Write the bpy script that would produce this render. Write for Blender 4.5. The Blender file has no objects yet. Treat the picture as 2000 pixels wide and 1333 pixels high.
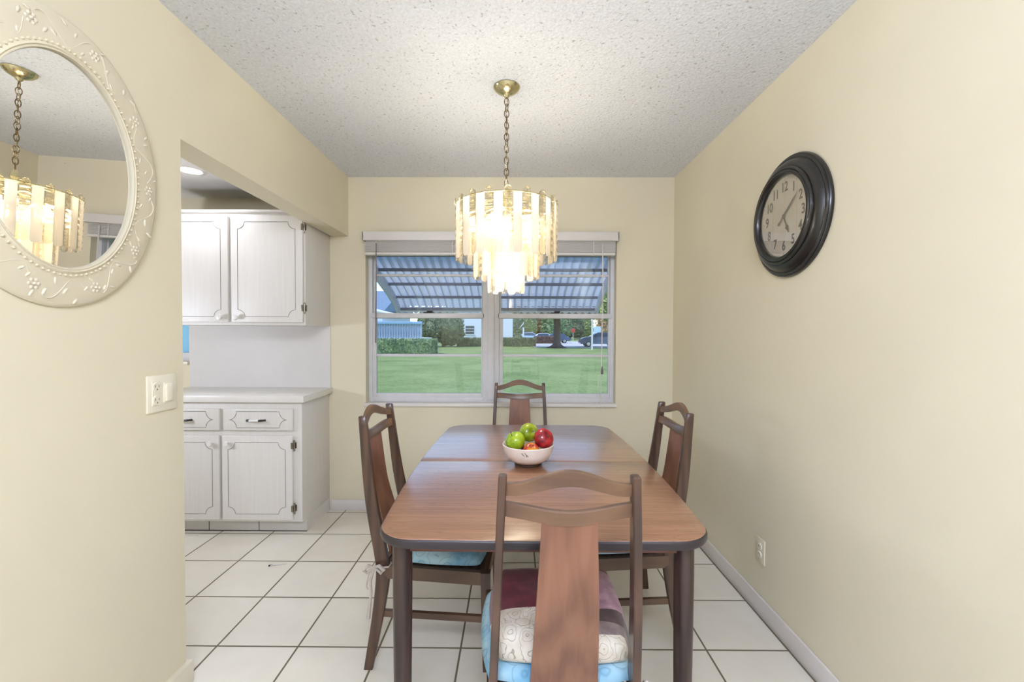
import bpy, bmesh, math, random
from mathutils import Vector, Matrix, Euler
PI = math.pi
scene = bpy.context.scene
COL = scene.collection
random.seed(7)

# ------------------------------------------------------------------ layout (metres, camera at x=y=0)
XL, XR, YB, H = -1.218, 1.152, 3.2128, 2.44       # dining walls / ceiling
WT = 0.128                                         # left wall thickness
XK = XL - WT                                       # kitchen side of the left wall
KH = 2.287                                         # kitchen ceiling
BEAM = 2.012
WEND = 1.602                                       # end of left wall
TILE, TX, TY = 0.3393, -1.5779, 1.8001

# ------------------------------------------------------------------ materials
def srgb(r, g, b):
    f = lambda c: (c/255)/12.92 if c/255 <= .04045 else ((c/255+.055)/1.055)**2.4
    return (f(r), f(g), f(b), 1)

def newmat(name):
    m = bpy.data.materials.new(name); m.use_nodes = True
    nt = m.node_tree
    return m, nt, nt.nodes['Principled BSDF']

def N(nt, typ, **kw):
    n = nt.nodes.new(typ)
    for k, v in kw.items():
        if k in n.inputs.keys(): n.inputs[k].default_value = v
        else: setattr(n, k, v)
    return n

def mathn(nt, op, a, b=None, c=None):
    n = nt.nodes.new('ShaderNodeMath'); n.operation = op
    for i, v in enumerate((a, b, c)):
        if v is None: continue
        if isinstance(v, (int, float)): n.inputs[i].default_value = v
        else: nt.links.new(v, n.inputs[i])
    return n.outputs[0]

def coords(nt, scale=(1, 1, 1), rot=(0, 0, 0), kind='Object'):
    tc = nt.nodes.new('ShaderNodeTexCoord'); mp = nt.nodes.new('ShaderNodeMapping')
    mp.inputs['Scale'].default_value = scale; mp.inputs['Rotation'].default_value = rot
    nt.links.new(tc.outputs[kind], mp.inputs[0]); return mp.outputs[0]

def ramp(nt, fac, stops, interp='LINEAR'):
    r = nt.nodes.new('ShaderNodeValToRGB'); r.color_ramp.interpolation = interp
    e = r.color_ramp.elements
    while len(e) < len(stops): e.new(.5)
    for i, (p, c) in enumerate(stops): e[i].position = p; e[i].color = c
    nt.links.new(fac, r.inputs[0]); return r.outputs[0]

def mixc(nt, fac, a, b, mode='MIX'):
    n = nt.nodes.new('ShaderNodeMix'); n.data_type = 'RGBA'; n.blend_type = mode
    for s, v in ((n.inputs['Factor'], fac), (n.inputs['A'], a), (n.inputs['B'], b)):
        if hasattr(v, 'is_linked') or hasattr(v, 'links'): nt.links.new(v, s)
        else: s.default_value = v
    return n.outputs['Result']

def bump(nt, bsdf, h, strength, dist=.002):
    b = nt.nodes.new('ShaderNodeBump'); b.inputs['Strength'].default_value = strength
    b.inputs['Distance'].default_value = dist
    nt.links.new(h, b.inputs['Height']); nt.links.new(b.outputs[0], bsdf.inputs['Normal'])

def plain(name, col, rough=.5, metal=0, noise=0, nscale=8, bstr=0, bscale=80, spec=.5, coat=0):
    m, nt, b = newmat(name)
    b.inputs['Base Color'].default_value = col
    b.inputs['Roughness'].default_value = rough; b.inputs['Metallic'].default_value = metal
    b.inputs['Specular IOR Level'].default_value = spec
    b.inputs['Coat Weight'].default_value = coat
    v = coords(nt)
    n = N(nt, 'ShaderNodeTexNoise', Scale=float(nscale), Detail=4.0); nt.links.new(v, n.inputs[0])
    k = max(noise, .02)
    lo = tuple(c*(1-k) for c in col[:3])+(1,); hi = tuple(min(1, c*(1+k)) for c in col[:3])+(1,)
    nt.links.new(ramp(nt, n.outputs[0], [(.3, lo), (.7, hi)]), b.inputs['Base Color'])
    if bstr:
        n2 = N(nt, 'ShaderNodeTexNoise', Scale=float(bscale), Detail=3.0); nt.links.new(v, n2.inputs[0])
        bump(nt, b, n2.outputs[0], bstr)
    return m

def wood(name, dark, light, rough=.35, scale=(3, 45, 45), dist=3.0, bstr=.05, coat=0.0):
    m, nt, b = newmat(name)
    v = coords(nt, scale)
    n = N(nt, 'ShaderNodeTexNoise', Scale=1.0, Detail=6.0, Distortion=dist*.3); nt.links.new(v, n.inputs[0])
    v2 = coords(nt, tuple(s*.22 for s in scale))
    w = N(nt, 'ShaderNodeTexWave', Scale=1.3, Distortion=dist*2, Detail=2.0); w.bands_direction = 'Y'
    nt.links.new(v2, w.inputs[0])
    f = mathn(nt, 'ADD', mathn(nt, 'MULTIPLY', n.outputs[0], .7), mathn(nt, 'MULTIPLY', w.outputs[1], .3))
    nt.links.new(ramp(nt, f, [(.28, dark), (.72, light)]), b.inputs['Base Color'])
    b.inputs['Roughness'].default_value = rough; b.inputs['Coat Weight'].default_value = coat
    b.inputs['Coat Roughness'].default_value = .2
    bump(nt, b, f, bstr)
    return m

M = {}
WALL = srgb(229, 220, 194)
M['wall'] = plain('wall_paint', WALL, .75, noise=.012, nscale=2.5, bstr=.08, bscale=260)
M['white'] = plain('white_paint', srgb(226, 222, 218), .45, noise=.02, nscale=6)
M['trimw'] = plain('trim_paint', srgb(232, 226, 222), .4, noise=.02, nscale=6)
M['kceil'] = plain('kitchen_ceiling_paint', srgb(232, 228, 222), .8)
M['winframe'] = plain('window_frame_metal', srgb(218, 218, 222), .45, noise=.03, nscale=20)
M['cab'] = None
M['groove'] = plain('dirty_groove_paint', srgb(140, 134, 128), .8)  # dirt-dark line standing in for the routed door groove
M['knob'] = plain('white_ceramic', srgb(240, 238, 236), .2)
M['nickel'] = plain('aged_nickel', srgb(150, 142, 128), .35, metal=1)
M['black'] = plain('black_metal', srgb(30, 28, 28), .4)
M['counter'] = plain('white_laminate', srgb(236, 233, 228), .3)
M['splash'] = plain('white_panel', srgb(222, 219, 216), .5, noise=.01)
M['toe'] = plain('toe_tile', srgb(214, 210, 204), .35, noise=.02)
M['dark'] = plain('dark_joint', srgb(50, 45, 40), .9)
M['brass'] = plain('polished_brass', srgb(206, 196, 156), .18, metal=1)
M['chain'] = plain('antique_brass', srgb(120, 100, 74), .35, metal=1)
M['clockblack'] = plain('clock_case_black', srgb(22, 19, 18), .32, noise=.15, nscale=10, coat=.3)
M['ink'] = plain('clock_ink', srgb(44, 34, 26), .7)
M['hand'] = plain('clock_hand_bronze', srgb(52, 42, 36), .45)
M['switch'] = plain('ivory_plastic', srgb(240, 233, 212), .35)
M['slot'] = plain('socket_slot', srgb(120, 112, 92), .6)
M['cream'] = plain('mirror_frame_cream', srgb(222, 212, 187), .5, noise=.01)
M['leaf_relief'] = plain('mirror_relief_cream', srgb(230, 221, 200), .25, noise=.01)
M['bowl'] = plain('stoneware', srgb(236, 228, 222), .3, noise=.03, nscale=20)
M['bowlfoot'] = plain('bowl_foot_dark', srgb(60, 44, 36), .5)
M['stem'] = plain('apple_stem', srgb(78, 58, 36), .7)
M['cord'] = plain('white_cord', srgb(226, 222, 218), .7)
M['wand'] = plain('tilt_wand_plastic', srgb(120, 104, 104), .3)
M['legdark'] = wood('table_leg_wood', srgb(44, 30, 28), srgb(74, 52, 46), .32, (45, 45, 3), coat=.2)
M['edge'] = plain('table_edge_band', srgb(50, 42, 46), .35)
M['apron'] = wood('table_apron_wood', srgb(88, 52, 42), srgb(122, 78, 62), .4, (3, 45, 45))
M['chairwood'] = wood('chair_walnut', srgb(58, 39, 31), srgb(92, 65, 50), .36, (30, 30, 3), dist=1.2, coat=.25)
M['chairrail'] = wood('chair_rail_walnut', srgb(86, 62, 46), srgb(122, 90, 66), .36, (3, 30, 30), dist=1.2, coat=.25)
M['chairside'] = wood('chair_side_walnut', srgb(76, 54, 41), srgb(108, 80, 60), .36, (30, 3, 30), dist=1.2, coat=.25)
M['splat'] = wood('chair_splat_walnut', srgb(114, 74, 55), srgb(142, 97, 74), .36, (30, 24, 2), coat=.2)
M['tie'] = plain('tie_cord_cotton', srgb(190, 180, 170), .9, noise=.12, nscale=60)

def mat_cabinet():
    m, nt, b = newmat('cabinet_white_woodgrain')
    v = coords(nt, (70, 70, 4))
    n = N(nt, 'ShaderNodeTexNoise', Scale=1.0, Detail=5.0); nt.links.new(v, n.inputs[0])
    nt.links.new(ramp(nt, n.outputs[0], [(.3, srgb(226, 222, 217)), (.7, srgb(231, 227, 222))]), b.inputs['Base Color'])
    b.inputs['Roughness'].default_value = .42
    bump(nt, b, n.outputs[0], .05); return m
M['cab'] = mat_cabinet()

def mat_tabletop():
    m, nt, b = newmat('walnut_laminate')
    v = coords(nt, (1.6, 30, 1))
    n = N(nt, 'ShaderNodeTexNoise', Scale=1.8, Detail=8.0, Distortion=.5); nt.links.new(v, n.inputs[0])
    v2 = coords(nt, (1.0, 7.0, 1))
    n2 = N(nt, 'ShaderNodeTexNoise', Scale=1.5, Detail=3.0, Distortion=2.0); nt.links.new(v2, n2.inputs[0])
    w = mathn(nt, 'FRACT', mathn(nt, 'MULTIPLY', n2.outputs[0], 9.0))
    ln = ramp(nt, w, [(.0, (1, 1, 1, 1)), (.10, (0, 0, 0, 1)), (.8, (0, 0, 0, 1)), (1.0, (1, 1, 1, 1))])
    c = ramp(nt, n.outputs[0], [(.3, srgb(140, 96, 70)), (.7, srgb(166, 120, 90))])
    nt.links.new(mixc(nt, mathn(nt, 'MULTIPLY', ln, .38), c, srgb(104, 66, 46)), b.inputs['Base Color'])
    b.inputs['Roughness'].default_value = .34
    b.inputs['Coat Weight'].default_value = 1.0; b.inputs['Coat Roughness'].default_value = .23; b.inputs['Coat IOR'].default_value = 1.7
    return m
M['top'] = mat_tabletop()

def mat_floor():
    m, nt, b = newmat('ceramic_floor_tile')
    tc = nt.nodes.new('ShaderNodeTexCoord'); sp = nt.nodes.new('ShaderNodeSeparateXYZ')
    nt.links.new(tc.outputs['Object'], sp.inputs[0])
    def line(o, off):
        q = mathn(nt, 'DIVIDE', mathn(nt, 'SUBTRACT', o, off), TILE)
        fr = mathn(nt, 'FRACT', mathn(nt, 'ADD', q, 200.5))
        d = mathn(nt, 'ABSOLUTE', mathn(nt, 'SUBTRACT', fr, .5))
        return d, mathn(nt, 'FLOOR', mathn(nt, 'ADD', q, 200.0))
    dx, ix = line(sp.outputs[0], TX); dy, iy = line(sp.outputs[1], TY)
    d = mathn(nt, 'MINIMUM', dx, dy)
    mask = ramp(nt, d, [(.0095, (1, 1, 1, 1)), (.0135, (0, 0, 0, 1))])
    # tile tone
    cb = nt.nodes.new('ShaderNodeCombineXYZ'); nt.links.new(ix, cb.inputs[0]); nt.links.new(iy, cb.inputs[1])
    wn = nt.nodes.new('ShaderNodeTexWhiteNoise'); nt.links.new(cb.outputs[0], wn.inputs[0])
    n = N(nt, 'ShaderNodeTexNoise', Scale=3.0, Detail=6.0, Roughness=.65); nt.links.new(tc.outputs['Object'], n.inputs[0])
    f = mathn(nt, 'ADD', mathn(nt, 'MULTIPLY', n.outputs[0], .8), mathn(nt, 'MULTIPLY', wn.outputs[0], .2))
    c = ramp(nt, f, [(.3, srgb(228, 221, 206)), (.7, srgb(240, 235, 223))])
    nt.links.new(mixc(nt, mask, c, srgb(112, 101, 82)), b.inputs['Base Color'])
    b.inputs['Roughness'].default_value = .28
    r = mathn(nt, 'ADD', mathn(nt, 'MULTIPLY', mask, .5), .27)
    nt.links.new(r, b.inputs['Roughness'])
    inv = mathn(nt, 'SUBTRACT', 1.0, mask)
    bump(nt, b, inv, .5, .003)
    return m
M['floor'] = mat_floor()

def mat_ceiling():
    m, nt, b = newmat('popcorn_ceiling')
    v = coords(nt)
    n = N(nt, 'ShaderNodeTexNoise', Scale=95.0, Detail=3.0, Roughness=.6); nt.links.new(v, n.inputs[0])
    vo = N(nt, 'ShaderNodeTexVoronoi', Scale=75.0); nt.links.new(v, vo.inputs['Vector'])
    n2 = N(nt, 'ShaderNodeTexNoise', Scale=70.0, Detail=2.0); nt.links.new(v, n2.inputs[0])
    specks = ramp(nt, n2.outputs[0], [(.635, (0, 0, 0, 1)), (.70, (1, 1, 1, 1))])
    base = ramp(nt, n.outputs[0], [(.3, srgb(219, 222, 229)), (.7, srgb(236, 239, 246))])
    nt.links.new(mixc(nt, mathn(nt, 'MULTIPLY', specks, .55), base, srgb(150, 148, 146)), b.inputs['Base Color'])
    b.inputs['Roughness'].default_value = .95
    h = mathn(nt, 'ADD', n.outputs[0], mathn(nt, 'MULTIPLY', vo.outputs[0], -.6))
    bump(nt, b, h, .55, .005)
    return m
M['ceil'] = mat_ceiling()

def mat_mirror():
    m, nt, b = newmat('mirror_glass')
    b.inputs['Base Color'].default_value = (.92, .92, .91, 1); b.inputs['Metallic'].default_value = 1
    b.inputs['Roughness'].default_value = .004; return m
M['mirror'] = mat_mirror()

def mat_pane(name, refl, tint=(1, 1, 1, 1), rough=0.0):
    m, nt, b = newmat(name); nt.nodes.remove(b)
    out = nt.nodes['Material Output']
    tr = N(nt, 'ShaderNodeBsdfTransparent'); tr.inputs[0].default_value = tint
    gl = N(nt, 'ShaderNodeBsdfGlossy'); gl.inputs['Roughness'].default_value = rough
    lw = N(nt, 'ShaderNodeLayerWeight', Blend=.25)
    mx = nt.nodes.new('ShaderNodeMixShader')
    f = mathn(nt, 'ADD', mathn(nt, 'MULTIPLY', lw.outputs['Fresnel'], .6), refl)
    nt.links.new(f, mx.inputs[0]); nt.links.new(tr.outputs[0], mx.inputs[1]); nt.links.new(gl.outputs[0], mx.inputs[2])
    nt.links.new(mx.outputs[0], out.inputs[0]); return m
M['pane'] = mat_pane('window_glass', .012, (.97, .985, .98, 1))
M['clockglass'] = mat_pane('clock_glass', .004)

def mat_obscure():
    m, nt, b = newmat('obscured_blue_glass')
    b.inputs['Base Color'].default_value = (.55, .80, .95, 1); b.inputs['Transmission Weight'].default_value = 1; b.inputs['Roughness'].default_value = .75
    return m
M['obscure'] = mat_obscure()

def mat_frost():
    m, nt, b = newmat('frosted_cream_lucite'); nt.nodes.remove(b)
    out = nt.nodes['Material Output']
    tl = N(nt, 'ShaderNodeBsdfTranslucent'); tl.inputs[0].default_value = (.98, .93, .84, 1)
    df = N(nt, 'ShaderNodeBsdfDiffuse'); df.inputs[0].default_value = (.94, .90, .82, 1)
    gl = N(nt, 'ShaderNodeBsdfGlossy'); gl.inputs['Roughness'].default_value = .25
    tr = N(nt, 'ShaderNodeBsdfTransparent'); tr.inputs[0].default_value = (1, .97, .92, 1)
    m1 = nt.nodes.new('ShaderNodeMixShader'); m1.inputs[0].default_value = .4
    nt.links.new(tl.outputs[0], m1.inputs[1]); nt.links.new(df.outputs[0], m1.inputs[2])
    m2 = nt.nodes.new('ShaderNodeMixShader'); m2.inputs[0].default_value = .06
    nt.links.new(m1.outputs[0], m2.inputs[1]); nt.links.new(gl.outputs[0], m2.inputs[2])
    m3 = nt.nodes.new('ShaderNodeMixShader'); m3.inputs[0].default_value = .12
    nt.links.new(m2.outputs[0], m3.inputs[1]); nt.links.new(tr.outputs[0], m3.inputs[2])
    nt.links.new(m3.outputs[0], out.inputs[0]); return m
M['frost'] = mat_frost()

def mat_clear():
    m, nt, b = newmat('clear_lucite'); nt.nodes.remove(b)
    out = nt.nodes['Material Output']
    g = N(nt, 'ShaderNodeBsdfGlass', IOR=1.45); g.inputs['Color'].default_value = (1, .97, .9, 1); g.inputs['Roughness'].default_value = .03
    tr = N(nt, 'ShaderNodeBsdfTransparent'); tr.inputs[0].default_value = (.99, .96, .9, 1)
    mx = nt.nodes.new('ShaderNodeMixShader'); mx.inputs[0].default_value = .45
    nt.links.new(g.outputs[0], mx.inputs[1]); nt.links.new(tr.outputs[0], mx.inputs[2])
    nt.links.new(mx.outputs[0], out.inputs[0]); return m
M['clear'] = mat_clear()

def emit(name, col, s):
    m, nt, b = newmat(name)
    b.inputs['Base Color'].default_value = col
    b.inputs['Emission Color'].default_value = col; b.inputs['Emission Strength'].default_value = s
    return m
M['bulb'] = emit('warm_bulb', (1, .90, .72, 1), 130)
M['led'] = emit('led_panel', (1, .95, .88, 1), 9)

def mat_clockface():
    m, nt, b = newmat('clock_face_whitewashed_planks')
    tc = nt.nodes.new('ShaderNodeTexCoord'); sp = nt.nodes.new('ShaderNodeSeparateXYZ')
    nt.links.new(tc.outputs['Object'], sp.inputs[0])
    fr = mathn(nt, 'FRACT', mathn(nt, 'ADD', mathn(nt, 'DIVIDE', sp.outputs[0], .082), 10.5))
    d = mathn(nt, 'ABSOLUTE', mathn(nt, 'SUBTRACT', fr, .5))
    ln = ramp(nt, d, [(.006, (1, 1, 1, 1)), (.02, (0, 0, 0, 1))])
    n = N(nt, 'ShaderNodeTexNoise', Scale=26.0, Detail=5.0); nt.links.new(tc.outputs['Object'], n.inputs[0])
    c = ramp(nt, n.outputs[0], [(.3, srgb(242, 228, 204)), (.6, srgb(252, 243, 224))])
    nt.links.new(mixc(nt, mathn(nt, 'MULTIPLY', ln, .5), c, srgb(170, 150, 126)), b.inputs['Base Color'])
    b.inputs['Roughness'].default_value = .6; return m
M['face'] = mat_clockface()

def mat_apple(name, a, bcol, scale, rough=.22):
    m, nt, b = newmat(name)
    v = coords(nt, (scale, scale, scale*.35))
    n = N(nt, 'ShaderNodeTexNoise', Scale=1.0, Detail=4.0); nt.links.new(v, n.inputs[0])
    nt.links.new(ramp(nt, n.outputs[0], [(.38, a), (.62, bcol)]), b.inputs['Base Color'])
    b.inputs['Roughness'].default_value = rough; b.inputs['Coat Weight'].default_value = .4; return m
M['green'] = mat_apple('green_apple_skin', srgb(128, 158, 14), srgb(160, 184, 34), 30)
M['green2'] = mat_apple('olive_apple_skin', srgb(112, 136, 16), srgb(150, 164, 32), 30)
M['red'] = mat_apple('red_apple_skin', srgb(120, 14, 34), srgb(176, 34, 40), 45)
M['redyel'] = mat_apple('red_yellow_apple_skin', srgb(170, 30, 34), srgb(214, 150, 40), 22)

def mat_bluepad():
    m, nt, b = newmat('blue_scallop_fabric')
    v = coords(nt, (1, 1, 1))
    vo = N(nt, 'ShaderNodeTexVoronoi', Scale=17.0); nt.links.new(v, vo.inputs['Vector'])
    rings = mathn(nt, 'FRACT', mathn(nt, 'MULTIPLY', vo.outputs[0], 3.2))
    ln = ramp(nt, rings, [(.0, (1, 1, 1, 1)), (.16, (0, 0, 0, 1)), (.9, (0, 0, 0, 1)), (1.0, (1, 1, 1, 1))])
    n = N(nt, 'ShaderNodeTexNoise', Scale=9.0, Detail=3.0); nt.links.new(v, n.inputs[0])
    c = ramp(nt, n.outputs[0], [(.35, srgb(112, 172, 208)), (.62, srgb(178, 212, 226))])
    nt.links.new(mixc(nt, mathn(nt, 'MULTIPLY', ln, .45), c, srgb(84, 126, 156)), b.inputs['Base Color'])
    b.inputs['Roughness'].default_value = .85
    n2 = N(nt, 'ShaderNodeTexNoise', Scale=500.0); nt.links.new(v, n2.inputs[0]); bump(nt, b, n2.outputs[0], .2)
    return m
M['blue'] = mat_bluepad()

def mat_patch(name, base, alt, line, kind):
    m, nt, b = newmat(name)
    v = coords(nt)
    vo = N(nt, 'ShaderNodeTexVoronoi', Scale=19.0); nt.links.new(v, vo.inputs['Vector'])
    n = N(nt, 'ShaderNodeTexNoise', Scale=22.0, Detail=2.0); nt.links.new(v, n.inputs[0])
    q = mathn(nt, 'ADD', mathn(nt, 'MULTIPLY', vo.outputs[0], 4.5), mathn(nt, 'MULTIPLY', n.outputs[0], 4.0))
    rings = mathn(nt, 'FRACT', q)
    ln = ramp(nt, rings, [(.0, (1, 1, 1, 1)), (.1, (0, 0, 0, 1)), (.93, (0, 0, 0, 1)), (1.0, (1, 1, 1, 1))])
    c = ramp(nt, n.outputs[0], [(.35, base), (.65, alt)])
    nt.links.new(mixc(nt, mathn(nt, 'MULTIPLY', ln, kind), c, line), b.inputs['Base Color'])
    b.inputs['Roughness'].default_value = .6; b.inputs['Sheen Weight'].default_value = .2
    return m
M['p_burg'] = mat_patch('burgundy_patch', srgb(96, 30, 46), srgb(122, 44, 58), srgb(70, 20, 34), .35)
M['p_mauve'] = mat_patch('mauve_patch', srgb(150, 110, 122), srgb(186, 148, 158), srgb(120, 84, 98), .3)
M['p_cream'] = mat_patch('cream_floral_patch', srgb(214, 202, 184), srgb(234, 226, 212), srgb(110, 96, 84), .75)
M['p_brown'] = mat_patch('brown_patch', srgb(62, 44, 44), srgb(98, 76, 76), srgb(40, 28, 28), .4)
M['p_grey'] = mat_patch('taupe_patch', srgb(128, 110, 110), srgb(160, 142, 138), srgb(90, 74, 74), .3)

# outdoors
def mat_grass():
    m, nt, b = newmat('lawn_grass')
    v = coords(nt)
    n = N(nt, 'ShaderNodeTexNoise', Scale=.35, Detail=8.0, Roughness=.7); nt.links.new(v, n.inputs[0])
    n2 = N(nt, 'ShaderNodeTexNoise', Scale=9.0, Detail=6.0, Roughness=.75); nt.links.new(v, n2.inputs[0])
    f = mathn(nt, 'ADD', mathn(nt, 'MULTIPLY', n.outputs[0], .5), mathn(nt, 'MULTIPLY', n2.outputs[0], .5))
    nt.links.new(ramp(nt, f, [(.36, srgb(98, 124, 66)), (.5, srgb(140, 160, 98)), (.68, srgb(174, 186, 132))]), b.inputs['Base Color'])
    b.inputs['Roughness'].default_value = .9
    bump(nt, b, n2.outputs[0], .5, .05); return m
M['grass'] = mat_grass()
def mat_leaf(name, a, bb, c):
    m, nt, b = newmat(name)
    v = coords(nt)
    n = N(nt, 'ShaderNodeTexNoise', Scale=2.2, Detail=6.0, Roughness=.8); nt.links.new(v, n.inputs[0])
    nt.links.new(ramp(nt, n.outputs[0], [(.3, a), (.5, bb), (.7, c)]), b.inputs['Base Color'])
    b.inputs['Roughness'].default_value = .8; return m
M['leaf1'] = mat_leaf('hedge_leaves', srgb(84, 108, 88), srgb(120, 144, 108), srgb(168, 182, 126))
M['leaf2'] = mat_leaf('dark_leaves', srgb(72, 92, 80), srgb(108, 124, 98), srgb(154, 160, 118))
M['leaf3'] = mat_leaf('bright_leaves', srgb(104, 134, 88), srgb(150, 172, 112), srgb(198, 202, 144))
M['leaf4'] = mat_leaf('autumn_leaves', srgb(134, 112, 86), srgb(174, 148, 110), srgb(200, 182, 134))
M['leaf5'] = mat_leaf('russet_leaves', srgb(90, 68, 68), srgb(122, 94, 88), srgb(146, 120, 104))
M['bark'] = plain('tree_bark', srgb(104, 88, 86), .9, noise=.25, nscale=6, bstr=.6, bscale=14)
M['stucco'] = plain('white_stucco', srgb(232, 236, 246), .9, noise=.01)
M['stuccob'] = plain('pale_stucco', srgb(214, 222, 240), .9, noise=.01)
M['bluerail'] = plain('blue_rail_paint', srgb(150, 186, 226), .6)
M['roofm'] = plain('grey_roof', srgb(128, 150, 178), .8, noise=.1, nscale=4)
M['balu'] = plain('baluster_paint', srgb(168, 184, 210), .7)
M['wdark'] = plain('dark_window', srgb(70, 86, 96), .2)
M['asphalt'] = plain('pale_concrete', srgb(206, 204, 208), .9, noise=.05, nscale=1)
M['awn'] = plain('awning_painted_metal', srgb(226, 228, 244), .5, noise=.03, nscale=5)
def mat_awn():
    m, nt, b = newmat('corrugated_awning_sheet'); nt.nodes.remove(b)
    df = N(nt, 'ShaderNodeBsdfDiffuse'); df.inputs[0].default_value = (.82, .83, .88, 1)
    tl = N(nt, 'ShaderNodeBsdfTranslucent'); tl.inputs[0].default_value = (.64, .67, .78, 1)
    ad = nt.nodes.new('ShaderNodeMixShader'); ad.inputs[0].default_value = .5
    nt.links.new(df.outputs[0], ad.inputs[1]); nt.links.new(tl.outputs[0], ad.inputs[2]); nt.links.new(ad.outputs[0], nt.nodes['Material Output'].inputs[0]); return m
M['awnsheet'] = mat_awn()
M['awnbar'] = plain('awning_bar', srgb(130, 130, 150), .55)
M['carblue'] = plain('blue_car_paint', srgb(54, 70, 104), .25, coat=.6)
M['cargrey'] = plain('grey_car_paint', srgb(92, 102, 124), .25, coat=.6)
M['carwhite'] = plain('white_car_paint', srgb(226, 230, 240), .25, coat=.6)
M['carglass'] = plain('car_glass', srgb(60, 78, 96), .08)
M['tyre'] = plain('tyre_rubber', srgb(30, 30, 34), .8)
M['rim'] = plain('wheel_alloy', srgb(176, 180, 186), .3, metal=.8)
M['redsign'] = plain('red_sign', srgb(196, 60, 60), .5)
M['bluesign'] = plain('pale_blue_sign', srgb(170, 200, 232), .5)
M['polew'] = plain('white_pole', srgb(222, 228, 238), .5)

# ------------------------------------------------------------------ mesh builder
class MB:
    def __init__(s): s.bm = bmesh.new(); s.mi = 0
    def _mark(s, faces):
        for f in faces: f.material_index = s.mi
    def _merge(s, t, mat=None):
        if mat is not None: bmesh.ops.transform(t, matrix=mat, verts=t.verts)
        me = bpy.data.meshes.new('t'); t.to_mesh(me); t.free()
        n0 = len(s.bm.faces); s.bm.from_mesh(me); bpy.data.meshes.remove(me)
        s.bm.faces.ensure_lookup_table()
        for f in s.bm.faces[n0:]: f.material_index = s.mi
    def box(s, x0, x1, y0, y1, z0, z1, bev=0, seg=2, mat=None):
        t = bmesh.new()
        bmesh.ops.create_cube(t, size=1)
        for v in t.verts:
            v.co = Vector(((x0+x1)/2+v.co.x*(x1-x0), (y0+y1)/2+v.co.y*(y1-y0), (z0+z1)/2+v.co.z*(z1-z0)))
        if bev: bmesh.ops.bevel(t, geom=list(t.edges), offset=bev, segments=seg, affect='EDGES', profile=.5)
        s._merge(t, mat); return s
    def lathe(s, prof, seg=48, mat=None, cap=False):
        t = bmesh.new(); rings = []
        for r, z in prof:
            if r < 1e-6: rings.append([t.verts.new((0, 0, z))])
            else: rings.append([t.verts.new((r*math.cos(2*PI*k/seg), r*math.sin(2*PI*k/seg), z)) for k in range(seg)])
        for a, b in zip(rings, rings[1:]):
            for k in range(seg):
                k2 = (k+1) % seg
                if len(a) == 1 and len(b) == 1: continue
                if len(a) == 1: t.faces.new((a[0], b[k2], b[k]))
                elif len(b) == 1: t.faces.new((a[k], a[k2], b[0]))
                else: t.faces.new((a[k], a[k2], b[k2], b[k]))
        bmesh.ops.recalc_face_normals(t, faces=t.faces)
        s._merge(t, mat); return s
    def loft(s, rings, closed_ring=True, cap=True, mat=None, loop=False):
        t = bmesh.new(); R = [[t.verts.new(p) for p in r] for r in rings]
        n = len(R[0])
        pairs = list(zip(R, R[1:])) + ([(R[-1], R[0])] if loop else [])
        for a, b in pairs:
            for k in range(n if closed_ring else n-1):
                k2 = (k+1) % n
                t.faces.new((a[k], a[k2], b[k2], b[k]))
        if cap and not loop and closed_ring:
            t.faces.new(R[0][::-1]); t.faces.new(R[-1])
        bmesh.ops.recalc_face_normals(t, faces=t.faces)
        s._merge(t, mat); return s
    def tube(s, path, r, seg=8, closed=False, mat=None):
        P = [Vector(p) for p in path]; n = len(P); rings = []
        up = None
        for i in range(n):
            if closed: d = P[(i+1) % n]-P[i-1]
            else: d = P[min(i+1, n-1)]-P[max(i-1, 0)]
            d.normalize()
            if up is None:
                up = Vector((0, 0, 1)) if abs(d.z) < .9 else Vector((1, 0, 0))
            a = d.cross(up); a.normalize(); b = a.cross(d); b.normalize(); up = b
            rr = r[i] if isinstance(r, (list, tuple)) else r
            rings.append([P[i]+a*rr*math.cos(2*PI*k/seg)+b*rr*math.sin(2*PI*k/seg) for k in range(seg)])
        return s.loft(rings, True, not closed, mat, loop=closed)
    def prism(s, poly, z0, z1, bev=0, mat=None):
        t = bmesh.new()
        a = [t.verts.new((x, y, z0)) for x, y in poly]; b = [t.verts.new((x, y, z1)) for x, y in poly]
        n = len(poly); t.faces.new(a[::-1]); t.faces.new(b)
        for k in range(n): t.faces.new((a[k], a[(k+1) % n], b[(k+1) % n], b[k]))
        bmesh.ops.recalc_face_normals(t, faces=t.faces)
        if bev:
            ed = [e for e in t.edges if abs(e.verts[0].co.z-e.verts[1].co.z) < 1e-6]
            bmesh.ops.bevel(t, geom=ed, offset=bev, segments=2, affect='EDGES', profile=.5)
        s._merge(t, mat); return s
    def ball(s, c, r, sub=2, mat=None, scale=(1, 1, 1)):
        t = bmesh.new(); bmesh.ops.create_icosphere(t, subdivisions=sub, radius=1)
        for v in t.verts: v.co = Vector(c)+Vector((v.co.x*r*scale[0], v.co.y*r*scale[1], v.co.z*r*scale[2]))
        s._merge(t, mat); return s
    def quad(s, pts):
        vs = [s.bm.verts.new(p) for p in pts]; f = s.bm.faces.new(vs); f.material_index = s.mi; return s
    def build(s, name, mats, parent=None, smooth=True, angle=40, org=None):
        if not isinstance(mats, (list, tuple)): mats = [mats]
        if org is not None: bmesh.ops.translate(s.bm, verts=s.bm.verts, vec=-Vector(org))
        me = bpy.data.meshes.new(name); s.bm.to_mesh(me); s.bm.free()
        for m in mats: me.materials.append(m)
        if smooth:
            me.shade_smooth(); me.set_sharp_from_angle(angle=math.radians(angle))
        o = bpy.data.objects.new(name, me); COL.objects.link(o)
        if parent is not None: o.parent = parent
        return o

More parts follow.
